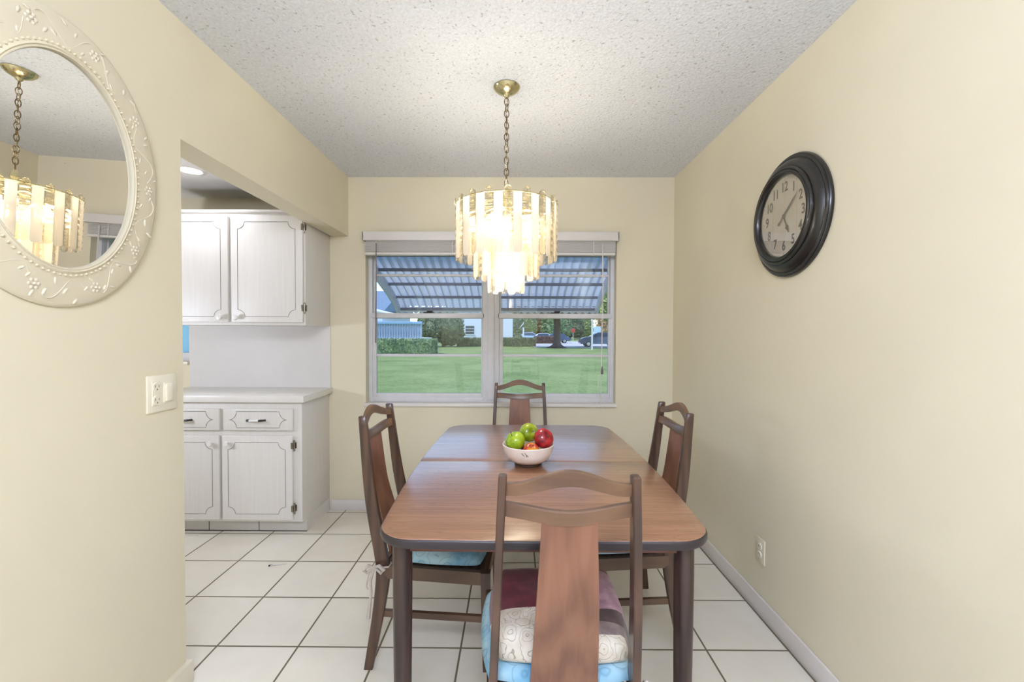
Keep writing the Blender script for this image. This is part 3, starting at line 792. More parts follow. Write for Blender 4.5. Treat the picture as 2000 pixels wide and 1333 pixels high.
# ------------------------------------------------------------------ TABLE
TCX, TCY, TH = .085, 1.956, .74
tb = thing('dining_table', 'walnut laminate dining table with rounded corners and dark round legs', 'table', (TCX, TCY, 0))
def outline(inset=0):
    hl = .762-inset; hw0 = .508-inset; rc = .10-inset
    pts = []
    def hw(y): return hw0-.032*(y/hl)**2
    ny = 14; w_end = hw(hl)
    for cx, cy, a0 in ((1, 1, 0), (-1, 1, 90), (-1, -1, 180), (1, -1, 270)):
        for k in range(11):
            a = math.radians(a0+90*k/10); ca, sa = math.cos(a), math.sin(a)
            x = cx*(w_end-rc)+rc*ca; y = cy*(hl-rc)+rc*sa
            pts.append((x, y))
    out = []
    for i, p in enumerate(pts):
        out.append(p); q = pts[(i+1) % len(pts)]
        L = math.hypot(q[0]-p[0], q[1]-p[1])
        if L > .2:
            for k in range(1, 24): t = k/24; out.append((p[0]+(q[0]-p[0])*t, p[1]+(q[1]-p[1])*t))
    res = []
    for x, y in out:                      # bow the long and short sides
        x2 = x*(hw(y)/w_end); y2 = y*(1-.012*(x/hw0)**2); res.append((x2, y2))
    return res
SE = -.012
for sgn in (-1, 1):
    pl = []
    for x, y in outline(.004):
        if sgn*(y-SE) > .0012: pl.append((x, y))
    # close the cut along the seam
    ol = outline(.004)
    xs_ = max(abs(x) for x, y in ol if abs(y-SE) < .05)
    left = [p for p in pl]
    # order: split polygon is contiguous except at seam; rebuild sorted by angle about leaf centre
    cyl = SE+sgn*.37
    pl.append((xs_, SE+sgn*.0012)); pl.append((-xs_, SE+sgn*.0012))
    pl.sort(key=lambda p: math.atan2((p[1]-cyl)/.37, p[0]/.5))
    MB().prism(pl, TH-.024, TH, .0015).build('table_leaf', M['top'], tb, angle=50)
eb = MB(); rings = []
for ins, z in ((.006, TH-.0005), (.002, TH-.003), (0, TH-.009), (0, TH-.020), (.003, TH-.027), (.012, TH-.030), (.03, TH-.030), (.03, TH-.02)):
    rings.append([(x, y, z) for x, y in outline(ins)])
eb.loft(rings, True, False); eb.build('edge_band', M['edge'], tb)
ap = MB()
ax, ay = .43, .68
for (x0, x1, y0, y1) in ((-ax, ax, -ay, -ay+.02), (-ax, ax, ay-.02, ay), (-ax, -ax+.02, -ay, ay), (ax-.02, ax, -ay, ay)):
    m_ = MB(); m_.box(x0, x1, y0, y1, TH-.072, TH-.028, .002); m_.build('apron', M['apron'], tb)
lg = None
for sx in (-1, 1):
    for sy in (-1, 1):
        if lg is None:
            lg = MB().lathe([(0, 0), (.019, 0), (.0215, .004), (.026, .25), (.0285, .55), (.0285, TH-.026), (0, TH-.026)], 32).build('leg', M['legdark'], tb); o = lg
        else: o = lg.copy(); COL.objects.link(o)
        o.location = (sx*.416, sy*.668, 0)

# ------------------------------------------------------------------ CHAIRS
def make_chair(label):
    t = thing('dining_chair', label, 'chair')
    spine = catmull([(0, -.243, .019, .034), (.21, -.212, .020, .046), (.35, -.2, .022, .055), (.42, -.208, .022, .054), (.66, -.256, .021, .046), (.970, -.293, .0205, .031)], 6)
    def hx(z): return .232-.046*(z/.35) if z < .35 else .186-.028*(z-.35)/.625
    for s in (-1, 1):
        rings = []
        for z, y, th, d in spine:
            x = s*hx(z); b = .003
            rings.append([(x-th/2+b, y-d/2, z), (x+th/2-b, y-d/2, z), (x+th/2, y-d/2+b, z), (x+th/2, y+d/2-b, z), (x+th/2-b, y+d/2, z), (x-th/2+b, y+d/2, z), (x-th/2, y+d/2-b, z), (x-th/2, y-d/2+b, z)])
        last = [tuple(v) for v in rings[-1]]
        cx = sum(p[0] for p in last)/8; cy = sum(p[1] for p in last)/8
        rings.append([(cx+(p[0]-cx)*.8, cy+(p[1]-cy)*.8, .9735) for p in last])
        m_ = MB(); m_.loft(rings); m_.build('rear_leg', M['chairwood'], t)
    def yat(z):
        for (z0, y0, _, _), (z1, y1, _, _) in zip(spine, spine[1:]):
            if z0 <= z <= z1: return y0+(y1-y0)*(z-z0)/(z1-z0)
        return spine[-1][1]
    def back_rail(name, zte, ztc, zbe, zbc, bow):
        rings = []; n = 24
        for k in range(n+1):
            u = -1+2*k/n; f = .5+.5*math.cos(PI*u)
            zt, zb = zte+(ztc-zte)*f, zbe+(zbc-zbe)*f
            x = u*(hx((zte+zbe)/2)-.009)
            yb = yat(zb)-bow*(1-u*u); yt = yat(zt)-bow*(1-u*u)
            th = .019
            rings.append([(x, yb-th/2, zb), (x, yb+th/2, zb), (x, yt+th/2, zt-.003), (x, yt+th/2-.003, zt), (x, yt-th/2+.003, zt), (x, yt-th/2, zt-.003)])
        m_ = MB(); m_.loft(rings); m_.build(name, M['chairrail'], t)
    back_rail('crest_rail', .954, .994, .925, .957, .026)
    back_rail('back_rail', .907, .894, .873, .859, .024)
    rings = []
    for k in range(15):
        z = .345+(.868-.345)*k/14; w_ = .091-(.091-.0655)*((z-.345)/.523); y = yat(max(z, .36))-.022*(min(1, max(0, (z-.40)/.25)))-.002
        rings.append([(-w_, y-.006, z), (w_, y-.006, z), (w_, y+.006, z), (-w_, y+.006, z)])
    m_ = MB(); m_.loft(rings); m_.build('back_splat', M['splat'], t)
    for s in (-1, 1):
        m_ = MB(); m_.loft([[(s*.212+a*.013, .217+b*.013, 0) for a, b in ((-1, -1), (1, -1), (1, 1), (-1, 1))], [(s*.212+a*.018, .212+b*.018, .387) for a, b in ((-1, -1), (1, -1), (1, 1), (-1, 1))]])
        m_.build('front_leg', M['chairwood'], t)
        m_ = MB(); m_.loft([[(s*.187+a*.010, -.195, .337+c_*.050) for a, c_ in ((-1, 0), (1, 0), (1, 1), (-1, 1))], [(s*.214+a*.010, .212, .337+c_*.050) for a, c_ in ((-1, 0), (1, 0), (1, 1), (-1, 1))]])
        m_.build('side_rail', M['chairside'], t)
        m_ = MB(); m_.loft([[(s*.199+a*.008, -.21, .19+c_*.024) for a, c_ in ((-1, 0), (1, 0), (1, 1), (-1, 1))], [(s*.212+a*.008, .215, .19+c_*.024) for a, c_ in ((-1, 0), (1, 0), (1, 1), (-1, 1))]])
        m_.build('stretcher', M['chairside'], t)
    MB().box(-.197, .197, .204, .224, .337, .387, .002).build('front_rail', M['chairrail'], t)
    MB().box(-.176, .176, -.215, -.195, .335, .387, .002).build('rear_rail', M['chairrail'], t)
    m_ = MB(); m_.prism([(-.173, -.19), (.173, -.19), (.203, .205), (-.203, .205)], .372, .386, .003); m_.build('seat', M['chairwood'], t)
    return t
G = 'dining chairs around the table'
near = make_chair('walnut dining chair nearest the viewer with its back to the camera'); near['group'] = G
near.location = (.130, 1.334, 0)
far = copy_tree(near); far['label'] = 'walnut dining chair at the far end of the table under the window'
far.location = (.034, 2.66, 0); far.rotation_euler = (0, 0, PI)
lft = copy_tree(near); lft['label'] = 'walnut dining chair left of the table with cord tied to its leg'
lft.location = (-.312, 1.905, 0); lft.rotation_euler = (0, 0, -PI/2-.05)
rgt = copy_tree(near); rgt['label'] = 'walnut dining chair right of the table beside the clock wall'
rgt.location = (.44, 2.0, 0); rgt.rotation_euler = (0, 0, PI/2+.04)

def cushion(hx, hy, h, n=20, taper=.06, puff=.5, pic=None, seed=1):
    """puffed pad, z from 0 to h"""
    mb = MB(); bm = mb.bm; grid = {}
    rg = random.Random(seed); ph = [rg.uniform(0, 6) for _ in range(4)]
    def edge(u, v):
        e = max(abs(u), abs(v)); return (1-max(0, e)**8)
    for side in (0, 1):
        for i in range(n+1):
            for j in range(n+1):
                u, v = -1+2*i/n, -1+2*j/n
                r = 1-.10*(u*u*v*v)
                x, y = u*hx*r*(1+taper*v), v*hy*r
                d = edge(u, v)**.5
                wv = .004*math.sin(u*5+ph[0])*math.sin(v*5+ph[1])*d
                z = h*.3+(h*.7*d if side else -h*.3*d)+(wv if side else 0)
                if not side: z = max(z, 0)
                if side == 1 and (i in (0, n) or j in (0, n)): grid[(1, i, j)] = grid[(0, i, j)]; continue
                grid[(side, i, j)] = bm.verts.new((x, y, z))
    for side in (0, 1):
        for i in range(n):
            for j in range(n):
                q = [grid[(side, i, j)], grid[(side, i+1, j)], grid[(side, i+1, j+1)], grid[(side, i, j+1)]]
                if not side: q = q[::-1]
                f = bm.faces.new(q)
                if pic: f.material_index = pic((-1+2*(i+.5)/n), (-1+2*(j+.5)/n), side)
    return mb
def place_on(ch_, o, lx, ly, lz, rz=0):
    o.location = Vector(ch_.location)+Matrix.Rotation(ch_.rotation_euler[2], 3, 'Z') @ Vector((lx, ly, lz))
    o.rotation_euler = (0, 0, ch_.rotation_euler[2]+rz)
GC = 'blue seat pads'
cp = cushion(.200, .195, .052).build('seat_pad', M['blue'], angle=180)
tag(cp, 'pale blue scallop-patterned seat pad on the chair left of the table', 'cushion', GC)
place_on(lft, cp, 0, .012, .386)
c2 = cp.copy(); COL.objects.link(c2); c2['label'] = 'pale blue seat pad on the chair right of the table'; place_on(rgt, c2, 0, .012, .386)
c3 = cushion(.225, .212, .041, seed=5).build('seat_pad', M['blue'], angle=180)
tag(c3, 'pale blue seat pad underneath the patchwork cushion on the nearest chair', 'cushion', GC); place_on(near, c3, -.006, .0, .386)
def patch(u, v, side):
    if v > .76: return 1 if u < .15 else 0
    if v > -.33:
        if u < -.25: return 0
        if u < .02: return 3
        return 1
    if v > -.84: return 2 if u < .25 else (3 if v > -.6 else 4)
    return 2
pm = cushion(.205, .20, .082, n=26, pic=patch, seed=9).build('patchwork_cushion', [M['p_burg'], M['p_mauve'], M['p_cream'], M['p_brown'], M['p_grey']], angle=180)
tag(pm, 'patchwork cushion in burgundy, mauve and cream floral on the nearest chair', 'cushion'); place_on(near, pm, 0, -.004, .4275)

# tie cords of the pads (bow on left chair, loose ends on near chair)
def ties(parent, ch_, sx, y, z, drop):
    inv = parent
    def loc(p): return Vector(p)
    mb = MB()
    x = sx*.194
    # wrap round the post
    mb.tube([(x-sx*.026, y+.03, z), (x-sx*.026, y-.033, z+.004), (x+sx*.008, y-.035, z), (x+sx*.009, y+.0, z-.004), (x+sx*.008, y+.033, z), (x-sx*.015, y+.036, z+.002)], .0035, 6, closed=True)
    mb.build('tie_wrap', M['tie'], parent)
    kx, ky = x+sx*.013, y-.022
    mb = MB()
    for q, (a, b) in enumerate(((.035, .016), (.038, -.018))):
        mb.tube([(kx, ky, z), (kx+sx*.012, ky+a*.6*(1 if q else -1), z+.012), (kx+sx*.014, ky+a*1.1*(1 if q else -1), z-.004), (kx+sx*.01, ky+a*.8*(1 if q else -1), z-.018), (kx, ky, z-.002)], [.004, .0075, .008, .006, .004], 8)
    mb.ball((kx, ky, z), .011, 1)
    mb.build('tie_bow', M['tie'], parent)
    mb = MB(); 
    mb.tube([(kx, ky, z), (kx+sx*.006, ky-.014, z-.05), (kx+sx*.004, ky-.012, z-drop*.5), (kx+sx*.008, ky-.022, z-drop)], [.0045, .006, .0055, .008], 6)
    mb.tube([(kx, ky, z), (kx+sx*.008, ky-.022, z-.03), (kx+sx*.006, ky-.03, z-.075), (kx+sx*.008, ky-.022, z-.085)], .0032, 6)
    mb.build('tie_end', M['tie'], parent)
ties(cp, lft, 1, -.218, .0, .20)
ties(c3, near, 1, -.215, .01, .12)

# ------------------------------------------------------------------ BOWL AND APPLES
BX, BY = .059, 1.908
bw = thing('fruit_bowl', 'white crackled ceramic bowl of apples on the dining table', 'bowl', (BX, BY, TH))
MB().lathe([(0, .010), (.050, .010), (.070, .015), (.090, .030), (.104, .055), (.112, .088), (.1105, .090), (.1075, .088), (.099, .056), (.085, .034), (.066, .020), (.04, .016), (0, .016)], 64).build('bowl_body', M['bowl'], bw)
MB().lathe([(0, 0), (.058, 0), (.060, .004), (.054, .012), (0, .012)], 48).build('bowl_foot', M['bowlfoot'], bw)
ck_ = MB()
for pts in ([(-.030, .062), (-.024, .054), (-.019, .05)], [(-.018, .064), (-.010, .055), (-.002, .047)], [(-.012, .058), (-.008, .046)]):
    P3 = []
    for x, z in pts:
        z += .012; r = .104+.008*(z-.055)/.033 if z > .055 else .090+.014*(z-.030)/.025
        P3.append((x, -math.sqrt(r*r-x*x)-.0002, z))
    ck_.tube(P3, .0010, 5)
ck_.build('glaze_crack', M['bowlfoot'], bw)
def apple(label, loc, r, mat, rot, group='apples in the bowl'):
    t = thing('apple', label, 'apple', loc, rot, group)
    pr = []; n = 22
    for k in range(n+1):
        a = PI*k/n; rr = r*(1.02*math.sin(a)**.92); z = r*(.90*math.cos(a))
        z -= r*.26*math.exp(-(rr/(r*.30))**2) if k < n/2 else -r*.16*math.exp(-(rr/(r*.25))**2)
        rr *= 1+.05*math.cos(a)
        pr.append((0 if k in (0, n) else rr, z))
    MB().lathe(pr, 32).build('apple_body', mat, t, angle=180)
    MB().tube([(0, 0, r*.60), (.001, .001, r*.85), (.005, .002, r*1.08)], [.0012, .0012, .0018], 6).build('stem', M['stem'], t)
apple('bright green apple at the left of the fruit bowl', (BX-.056, BY-.012, .842), .043, M['green'], (.25, -.55, 0))
apple('darker green apple at the back, topmost in the bowl', (BX+.004, BY+.052, .865), .042, M['green2'], (1.2, .35, .3))
apple('glossy red apple at the right rim of the bowl', (BX+.066, BY-.004, .852), .044, M['red'], (.9, .75, .2))
apple('small red and yellow apple low between the others', (BX+.012, BY-.048, .810), .034, M['redyel'], (.6, .1, 0))
apple('dark red apple half hidden beneath the other apples', (BX-.004, BY+.012, .789), .031, M['red'], (.3, .2, 0))

# scrap on floor
sc_ = MB(); sc_.mi = 0
sc_.tube([(-.034, -.010, .003), (-.02, -.004, .004), (.0, .003, .003), (.03, .009, .003), (.044, .012, .003)], [.003, .005, .0045, .004, .003], 6)
sc_.mi = 1; sc_.tube([(-.044, -.012, .003), (-.036, -.006, .004), (-.026, -.0, .004)], .003, 6); sc_.tube([(-.044, -.012, .003), (-.036, -.017, .003)], .0025, 6)
so = sc_.build('paper_scrap', [M['toe'], M['black']]); tag(so, 'small white scrap with a dark tip lying on kitchen floor tile', 'scrap'); so.location = (-1.33, 2.435, 0)

# ------------------------------------------------------------------ OUTDOORS
GZ = -.25
struct(MB().box(-60, 60, YB+.21, 46, GZ-.3, GZ).box(-60, 2, 46, 160, GZ-.3, GZ).box(2, 60, 78, 160, GZ-.3, GZ).build('ground_lawn', M['grass'], smooth=False), 'green lawn outside the window')
struct(MB().box(2, 60, 46, 78, GZ-.3, GZ+.01).build('ground_pavement', M['asphalt'], smooth=False), 'pale parking pavement beyond the lawn')
struct(MB().box(-8, XK, YB+.2, YB+.45, GZ-.2, 2.6).box(WX1+1.5, 6, YB+.2, YB+.45, GZ-.2, 2.6).build('wall_outside', M['stucco'], smooth=False)) if False else None

# awning
aw = thing('window_awning', 'pale blue-grey corrugated awning sloping outside the window', 'awning', (-.16, 3.45, 1.95))
o_ = (-.16, 3.45, 1.95)
AX0, AX1 = -1.17, .815
AP = [(3.42, 1.945), (3.70, 1.850), (3.99, 1.762), (4.25, 1.665), (4.42, 1.552)]
def az(y):
    for (a, za), (b, zb) in zip(AP, AP[1:]):
        if y <= b: return za+(zb-za)*(y-a)/(b-a)
    return AP[-1][1]
nr = 29; xs_ = []
pit = (AX1-AX0)/nr
prof = []
for k in range(nr):
    x = AX0+k*pit
    for fx, dz in ((0, 0), (.30, 0), (.38, .024), (.88, .024), (.96, 0)): prof.append((x+fx*pit, dz))
prof.append((AX1, 0))
sh = MB(); rows = []
for y, z in AP: rows.append([(x, y, z+dz) for x, dz in prof])
sh.loft(rows, False, False)
so = sh.build('awning_sheet', M['awnsheet'], aw, smooth=False, org=o_)
for y in (3.46, 3.70, 3.99, 4.25, 4.41):
    MB().box(AX0+.02, AX1-.02, y-.012, y+.012, az(y)-.026, az(y)-.001, .002).build('awning_bar', M['awnbar'], aw, org=o_)
for x in (AX0, AX1):
    s_ = MB(); s_.loft([[(x-.006, y, z-.10), (x+.006, y, z-.10), (x+.006, y, z+.02), (x-.006, y, z+.02)] for y, z in AP]); s_.build('side_valance', M['awn'], aw, smooth=False, org=o_)
fv = MB(); P_ = []; nsc = 29
for k in range(nsc*6+1):
    x = AX0+(AX1-AX0)*k/(nsc*6); P_.append((x, 1.552-.034-.014*abs(math.sin(PI*k/6))))
fv.loft([[(x, 4.425, zb), (x, 4.429, zb), (x, 4.429, 1.57), (x, 4.425, 1.57)] for x, zb in P_]); fv.build('front_valance', M['awn'], aw, smooth=False, org=o_)

def leaves(mb, c, rad, n, size, rg, boxy=False, shell=.75):
    for _ in range(n):
        if boxy:
            f = rg.randrange(5); u, v_ = rg.uniform(-1, 1), rg.uniform(-1, 1)
            p = [(u, v_, 1), (u, -1, v_), (1, u, v_), (-1, u, v_), (u, 1, v_)][f]
            p = Vector((c[0]+p[0]*rad[0], c[1]+p[1]*rad[1], c[2]+p[2]*rad[2]))
        else:
            d = Vector((rg.gauss(0, 1), rg.gauss(0, 1), rg.gauss(0, 1))).normalized()*(shell+(1.05-shell)*rg.random())
            p = Vector((c[0]+d.x*rad[0], c[1]+d.y*rad[1], c[2]+d.z*rad[2]))
        a = Vector((rg.gauss(0, 1), rg.gauss(0, 1), rg.gauss(0, 1))).normalized(); b = a.orthogonal().normalized()
        s = size*rg.uniform(.6, 1.4)
        mb.quad([p-a*s, p-b*s*.5, p+a*s, p+b*s*.5])
def lump(mb, c, rad, rg, amp=.12, sub=3):
    t = bmesh.new(); bmesh.ops.create_icosphere(t, subdivisions=sub, radius=1)
    ph = [rg.uniform(0, 6) for _ in range(3)]
    for v_ in t.verts:
        d = v_.co.copy(); k = 1+amp*(math.sin(d.x*5+ph[0])+math.sin(d.y*5+ph[1])+math.sin(d.z*5+ph[2]))/2
        v_.co = Vector((c[0]+d.x*rad[0]*k, c[1]+d.y*rad[1]*k, c[2]+d.z*rad[2]*k))
    mb._merge(t)
def hedge(name, label, x0, x1, y, dy, ztop, mat, n, size, cat='hedge', group=None, seed=1):
    rg = random.Random(seed); mb = MB()
    cz = (ztop+GZ)/2
    mb.box(x0+.05, x1-.05, y-dy/2+.05, y+dy/2-.05, GZ, ztop-.06, .12, 3)
    o = mb
    leaves(mb, ((x0+x1)/2, y, cz), ((x1-x0)/2, dy/2, (ztop-GZ)/2), n, size, rg, True)
    ob = mb.build(name, mat, smooth=False); return tag(ob, label, cat, group)
def tree(name, label, base, crowns, trunk_r, trunk_h, mat, n, size, seed, cat='tree', group=None, flare=False):
    rg = random.Random(seed); t = thing(name, label, cat, base, group=group)
    if trunk_r:
        m_ = MB()
        if flare:
            m_.lathe([(trunk_r*2.6, 0), (trunk_r*1.7, .12), (trunk_r*1.15, .5), (trunk_r, 1.2), (trunk_r*1.02, trunk_h), (0, trunk_h)], 20)
            for k in range(9):
                a = k*.7+.2; m_.tube([(trunk_r*.8*math.cos(a), trunk_r*.8*math.sin(a), .35), (trunk_r*1.9*math.cos(a), trunk_r*1.9*math.sin(a), .1), (trunk_r*3.4*math.cos(a+.2), trunk_r*3.4*math.sin(a+.2), -.04)], [.14, .11, .04], 6)
        else: m_.tube([(0, 0, -.05), (.05, 0, trunk_h*.5), (0, 0, trunk_h)], [trunk_r*1.3, trunk_r, trunk_r*.8], 10)
        m_.build('trunk', M['bark'], t)
    m_ = MB()
    for c, r in crowns:
        lump(m_, c, tuple(q*.86 for q in r), rg); leaves(m_, c, r, n, size, rg)
    m_.build('foliage', mat, t, smooth=False)
    return t
hedge('hedge', 'long clipped hedge nearest the window at left of the lawn', -16, -5.75, 31.6, 1.5, .80, M['leaf1'], 5200, .09, seed=2, group='clipped hedges')
hedge('hedge', 'low dark clipped hedge in front of white building', -6.4, -3.2, 49.5, 1.4, .66, M['leaf2'], 1500, .12, seed=3, group='clipped hedges')
hedge('hedge', 'low clipped hedge running right from the white building corner', -2.6, 2.25, 49.5, 1.4, .68, M['leaf2'], 2200, .12, seed=4, group='clipped hedges')
hedge('hedge', 'russet clipped hedge behind the big tree trunk', 2.75, 5.6, 62.5, 1.4, .72, M['leaf5'], 1500, .12, seed=5, group='clipped hedges')
tree('round_bush', 'big rounded dark bush standing left of white building', (-7.6, 46.5, GZ), [((0, 0, 2.3), (2.15, 2.0, 1.7)), ((.7, 0, 1.4), (1.5, 1.4, 1.2))], .14, 1.6, M['leaf2'], 2600, .16, 6, cat='bush')
tree('shade_tree', 'large shade tree with thick grey trunk on the lawn', (4.25, 44.5, GZ), [((0, 0, 5.6), (5.5, 4, 2.6)), ((3.2, -1, 4.2), (2.0, 2, 1.2)), ((-2.4, -1, 4.1), (2.0, 2, 1.1))], .34, 5.2, M['leaf2'], 2600, .22, 7, flare=True)
tree('leafy_tree', 'light green tree at the right edge of the window', (8.9, 37, GZ), [((0, 0, 5.0), (2.0, 1.6, 2.2)), ((-.6, 0, 3.6), (1.3, 1.2, 1.1))], .16, 3.4, M['leaf3'], 2600, .15, 8)
rg0 = random.Random(11)
lb_ = ['dense dark green', 'yellowish green', 'brownish', 'mid green']
for k in range(13):
    px = [-1.0, 1.5, 4.5, 7.5, 10.5, 13.5, 17.0, 20.5, 24, -7.5, -12.5, -17.5, 29][k]
    mt = [M['leaf2'], M['leaf3'], M['leaf4'], M['leaf1']][k % 4]
    place = ['behind white building corner', 'above the parked van', 'left of the thick trunk', 'behind the blue car', 'beyond the stop sign', 'behind the blue sign', 'above the silver-grey car', 'at far right', 'at far right edge', 'behind white building roof', 'left behind white building', 'behind the round bush', 'beyond the right edge'][k]
    tree('background_tree', '%s background tree %s' % (lb_[k % 4], place), (px*1.25, (98, 106, 114)[k % 3]+rg0.uniform(-1, 1), GZ), [((0, 0, 4.8), (3.4, 2.4, 3.4)), ((1.3, -.6, 2.4), (2.1, 1.8, 2.0)), ((-1.4, -.6, 2.3), (2.1, 1.8, 2.0))], .25, 2.5, mt, 800, .36, 20+k, group='trees along the car park')

# white building
wb = thing('white_building', 'white single-storey building with a small dark window across the lawn', 'building', (-4.5, 60, GZ))
m_ = MB(); m_.box(-9.5, -.35, 60, 70, GZ, 5.2); m_.build('wall', M['stuccob'], wb, smooth=False, org=(-4.5, 60, GZ))
m_ = MB(); m_.box(-10, .1, 59.4, 70.5, 5.2, 5.45, .05); m_.build('roof', M['roofm'], wb, org=(-4.5, 60, GZ))
wn_ = MB(); wn_.box(-6.75, -5.6, 59.94, 60.02, 1.04, 2.18); wo = wn_.build('window', M['wdark'], wb, smooth=False, org=(-4.5, 60, GZ))
wf = MB()
for z in (1.42, 1.8): wf.box(-6.75, -5.6, 59.91, 59.95, z-.03, z+.03)
wf.box(-6.85, -5.5, 59.88, 60, .96, 1.04); wf.build('window_bar', M['stuccob'], wo, smooth=False, org=(0, 0, 0)); wo.children[0].location = (0, 0, 0)
for v_ in wo.children[0].data.vertices: v_.co -= Vector((-4.5, 60, GZ))

# balcony house at left
bh = thing('balcony_house', 'white house with baluster balcony and blue rail at far left', 'house', (-12, 36, GZ)); o_ = (-12, 36, GZ)
m_ = MB(); m_.box(-30, -12.4, 41, 52, GZ, 3.3); m_.build('wall', M['stucco'], bh, smooth=False, org=o_)
m_ = MB(); m_.prism([(40, 3.3), (52, 3.3), (46, 5.6)], -30.5, -11.9, mat=Matrix(((0, 0, 1, 0), (1, 0, 0, 0), (0, 1, 0, 0), (0, 0, 0, 1)))); m_.build('roof', M['roofm'], bh, smooth=False, org=o_)
m_ = MB(); m_.box(-14.5, -13.5, 40.95, 41.02, 2.0, 3.0); m_.build('window', M['wdark'], bh, smooth=False, org=o_)
m_ = MB(); m_.box(-18, -7.75, 36.4, 41, GZ, .82); m_.build('balcony_base', M['stucco'], bh, smooth=False, org=o_)
m_ = MB(); m_.box(-18, -7.75, 36.55, 36.6, .82, 2.05); m_.build('balcony_wall', M['stuccob'], bh, smooth=False, org=o_)
bal0 = None
for k in range(26):
    x = -13.2+k*.215
    if bal0 is None:
        bal0 = MB().lathe([(0, 0), (.07, 0), (.07, .06), (.04, .12), (.075, .35), (.05, .7), (.035, .95), (.065, 1.05), (.065, 1.15), (0, 1.15)], 10).build('baluster', M['balu'], bh); b__ = bal0
    else: b__ = bal0.copy(); COL.objects.link(b__)
    b__.location = (x+12, 36.45-36, .82-GZ)
m_ = MB(); m_.box(-18, -7.7, 36.3, 36.62, 1.97, 2.2, .03); m_.build('balcony_rail', M['bluerail'], bh, org=o_)
m_ = MB(); m_.tube([(-15, 35.6, 3.9), (-12.2, 35.6, 3.25), (-10.0, 35.7, 2.75), (-8.8, 36.0, 2.5)], .14, 8); m_.build('stair_rail', M['stucco'], bh, org=o_)

# cars
def car(label, loc, rz, mat, suv=False, group='parked cars'):
    t = thing('car', label, 'car', loc, (0, 0, rz), group)
    h = .12 if suv else 0
    prof = [(-2.2, .35), (-2.22, .62), (-2.12, .86+h), (-1.75, .95+h), (-1.25, 1.38+h), (-.6, 1.48+h), (.3, 1.46+h), (.95, 1.02+h), (1.7, .92+h), (2.12, .74+h), (2.2, .5), (2.15, .33)]
    n = len(prof)
    def wy(z): return .88 if z < 1.0+h else .88-.28*(z-1.0-h)/.48
    rings = []
    for s, sc in ((-1, .94), (-1, 1.0), (1, 1.0), (1, .94)):
        rings.append([(x*(1 if sc == 1 else .985), s*wy(z)*(1.0 if sc == 1 else 1.03), .9+(z-.9)*(1 if sc == 1 else .95)) for x, z in prof])
    order = [rings[0], rings[1], rings[2], rings[3]]
    m_ = MB(); m_.loft(order); m_.build('body', mat, t, angle=35)
    for s in (-1, 1):
        m_ = MB(); pw_ = [(-1.5, 1.0+h), (-1.18, 1.32+h), (-.55, 1.41+h), (.28, 1.39+h), (.78, 1.02+h)]
        vs = [(x, s*(wy(z)*1.03+.012), z) for x, z in pw_]; vi = [(x, s*(wy(z)*1.03-.05), z) for x, z in pw_]
        m_.loft([vi, vs]); m_.build('side_window', M['carglass'], t, smooth=False)
        for x in (-1.35, 1.32):
            w_ = MB(); Mx = Matrix.Translation((x, s*.82, .33)) @ Matrix.Rotation(PI/2, 4, 'X')
            w_.lathe([(0, -.1), (.27, -.1), (.33, -.06), (.33, .06), (.27, .1), (0, .1)], 24, Mx); wo_ = w_.build('wheel', M['tyre'], t)
            r_ = MB(); r_.lathe([(0, -.108), (.2, -.106), (.2, .106), (0, .108)], 16, Mx); r_.build('rim', M['rim'], wo_)
    return t
car('grey car side-on nearest the lawn at the right edge of the window', (9.3, 48.6, GZ+.01), PI, M['cargrey'], True)
car('dark blue car parked just right of the thick tree trunk', (5.9, 65.2, GZ+.01), PI, M['carblue'])
car('white car behind the russet hedge, directly left of the trunk', (4.9, 70.5, GZ+.01), 0, M['carwhite'])
car('pale blue tall car beyond the white garden post', (2.75, 76.0, GZ+.01), 0.0, M['bluerail'], True)
car('silver-white car partly cut by the right edge of the window', (13.3, 52.6, GZ+.01), PI, M['carwhite'], True)

def pole(label, x, y, h, r, name, cat):
    t = thing(name, label, cat, (x, y, GZ)); MB().tube([(0, 0, 0), (0, 0, h)], r, 10).build('post', M['polew'], t); return t
pole('thin white lamp post on the lawn before the grey car', 7.05, 40.2, 3.6, .075, 'lamp_post', 'lamp post')
t = pole('stop sign with red octagon beyond the car park', 11.35, 86, 2.1, .05, 'stop_sign', 'sign')
MB().lathe([(0, -.03), (.42, -.03), (.42, .03), (0, .03)], 8, Matrix.Translation((0, -.05, 2.0)) @ Matrix.Rotation(PI/2, 4, 'X') @ Matrix.Rotation(PI/8, 4, 'Z')).build('sign_plate', M['redsign'], t)
t = pole('pale blue sign board on a post at right beyond car park', 11.2, 60, 1.6, .05, 'sign_board', 'sign')
MB().box(-.5, .5, -.06, -.02, 1.15, 2.4, .02).build('sign_plate', M['bluesign'], t)
t = pole('white garden post with a slanted cap beside white building', 1.05, 55, 2.2, .1, 'garden_post', 'post')
m_ = MB(); m_.loft([[(-.55, -.1, 2.0), (-.55, .1, 2.0), (-.35, .1, 2.35), (-.35, -.1, 2.35)], [(0, -.1, 2.6), (0, .1, 2.6), (.1, .1, 2.95), (.1, -.1, 2.95)]]); m_.build('post_cap', M['polew'], t)
tree('low_shrub', 'small dark shrub between white building and garden post', (.35, 55.5, GZ), [((0, 0, .75), (.62, .5, .72))], .05, .4, M['leaf2'], 700, .09, 40, cat='bush')

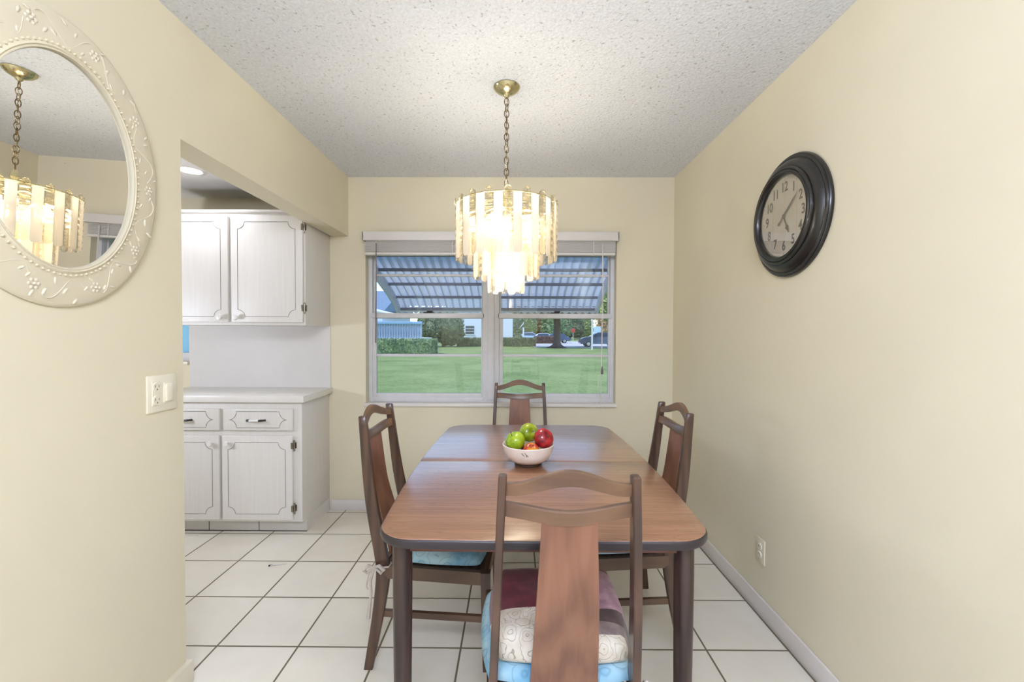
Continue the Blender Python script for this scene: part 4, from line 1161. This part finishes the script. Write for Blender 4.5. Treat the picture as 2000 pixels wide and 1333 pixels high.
# ------------------------------------------------------------------ LIGHT
wld = bpy.data.worlds.new('World'); scene.world = wld; wld.use_nodes = True
nt = wld.node_tree; bg = nt.nodes['Background']
sky = nt.nodes.new('ShaderNodeTexSky'); sky.sky_type = 'NISHITA'; sky.sun_disc = False
sky.sun_elevation = math.radians(48); sky.sun_rotation = math.radians(150); sky.dust_density = .2; sky.ozone_density = 4.0
nt.links.new(sky.outputs[0], bg.inputs[0]); bg.inputs[1].default_value = .26
def light(name, typ, loc, energy, col, rot=(0, 0, 0), size=None, size_y=None, **kw):
    l = bpy.data.lights.new(name, typ); l.energy = energy; l.color = col
    if typ == 'AREA':
        l.shape = 'RECTANGLE' if size_y else 'DISK'; l.size = size
        if size_y: l.size_y = size_y
    elif typ == 'SUN': l.angle = size
    else: l.shadow_soft_size = size
    o = bpy.data.objects.new(name, l); COL.objects.link(o); o.location = loc; o.rotation_euler = rot
    return o
light('sun', 'SUN', (0, 0, 20), 2.6, (1, .95, .88), Vector((.48, .36, -.8)).to_track_quat('-Z', 'Y').to_euler(), math.radians(14))
light('unseen_side_fill', 'AREA', (LX+.05, -2.9, 1.25), 120, (.82, .91, 1.14), (0, math.radians(-90), 0), 1.9, 3.6)  # added daylight-coloured fill panel out of view; this wall has no window
light('unseen_entry_fill', 'AREA', (-.05, -.55, 2.36), 45, (.87, .91, 1.06), (math.radians(58), 0, 0), .8)  # added fill light behind the camera, aimed at the dining room's far end
for i, (x, y, e) in enumerate(((.75, -.75, 26), (-2.4, -2.6, 24))):      # added unseen up-facing fill lights that brighten the ceiling
    light('unseen_up_fill', 'AREA', (x, y, 1.8), e*1.42, (.77, .89, 1.18), (PI, 0, 0), .35)
light('kitchen_lamp', 'AREA', (-1.963, 2.66, KH-.012), 3, (.9, .93, 1.03), (0, 0, 0), .11)
light('unseen_kitchen_fill', 'POINT', (-2.65, 2.0, 1.25), 24, (.86, .92, 1.08), size=.14)  # added fill light hidden behind the left wall to lift the kitchen ceiling
for k in range(5):
    a = 2*PI*k/5+.6
    light('chandelier_bulb_light', 'POINT', (CX+.105*math.cos(a), CY+.105*math.sin(a), 1.80), 1.0, (1, .91, .78), size=.03)
light('chandelier_bulb_light', 'POINT', (CX, CY, 1.60), 4.0, (1, .91, .78), size=.03)

# ------------------------------------------------------------------ CAMERA
cam = bpy.data.cameras.new('camera'); co = bpy.data.objects.new('camera', cam); COL.objects.link(co)
F, PIT, YAW, ROL = 858.347, .0195, .0068, -.0034
cam.sensor_width = 36; cam.lens = F*36/2000; cam.clip_start = .05; cam.clip_end = 500
fwd = Vector((-math.sin(YAW)*math.cos(PIT), math.cos(YAW)*math.cos(PIT), -math.sin(PIT)))
right = Vector((math.cos(YAW), math.sin(YAW), 0)); upv = right.cross(fwd)
r2 = right*math.cos(ROL)-upv*math.sin(ROL); u2 = right*math.sin(ROL)+upv*math.cos(ROL)
mw = Matrix((r2, u2, -fwd)).transposed().to_4x4(); mw.translation = (0, 0, 1.313)
co.matrix_world = mw
scene.camera = co
scene.cycles.caustics_reflective = False; scene.cycles.caustics_refractive = False
scene.view_settings.view_transform = 'Standard'; scene.view_settings.look = 'None'
scene.view_settings.exposure = .17; scene.view_settings.gamma = 1; scene.view_settings.use_curve_mapping = False
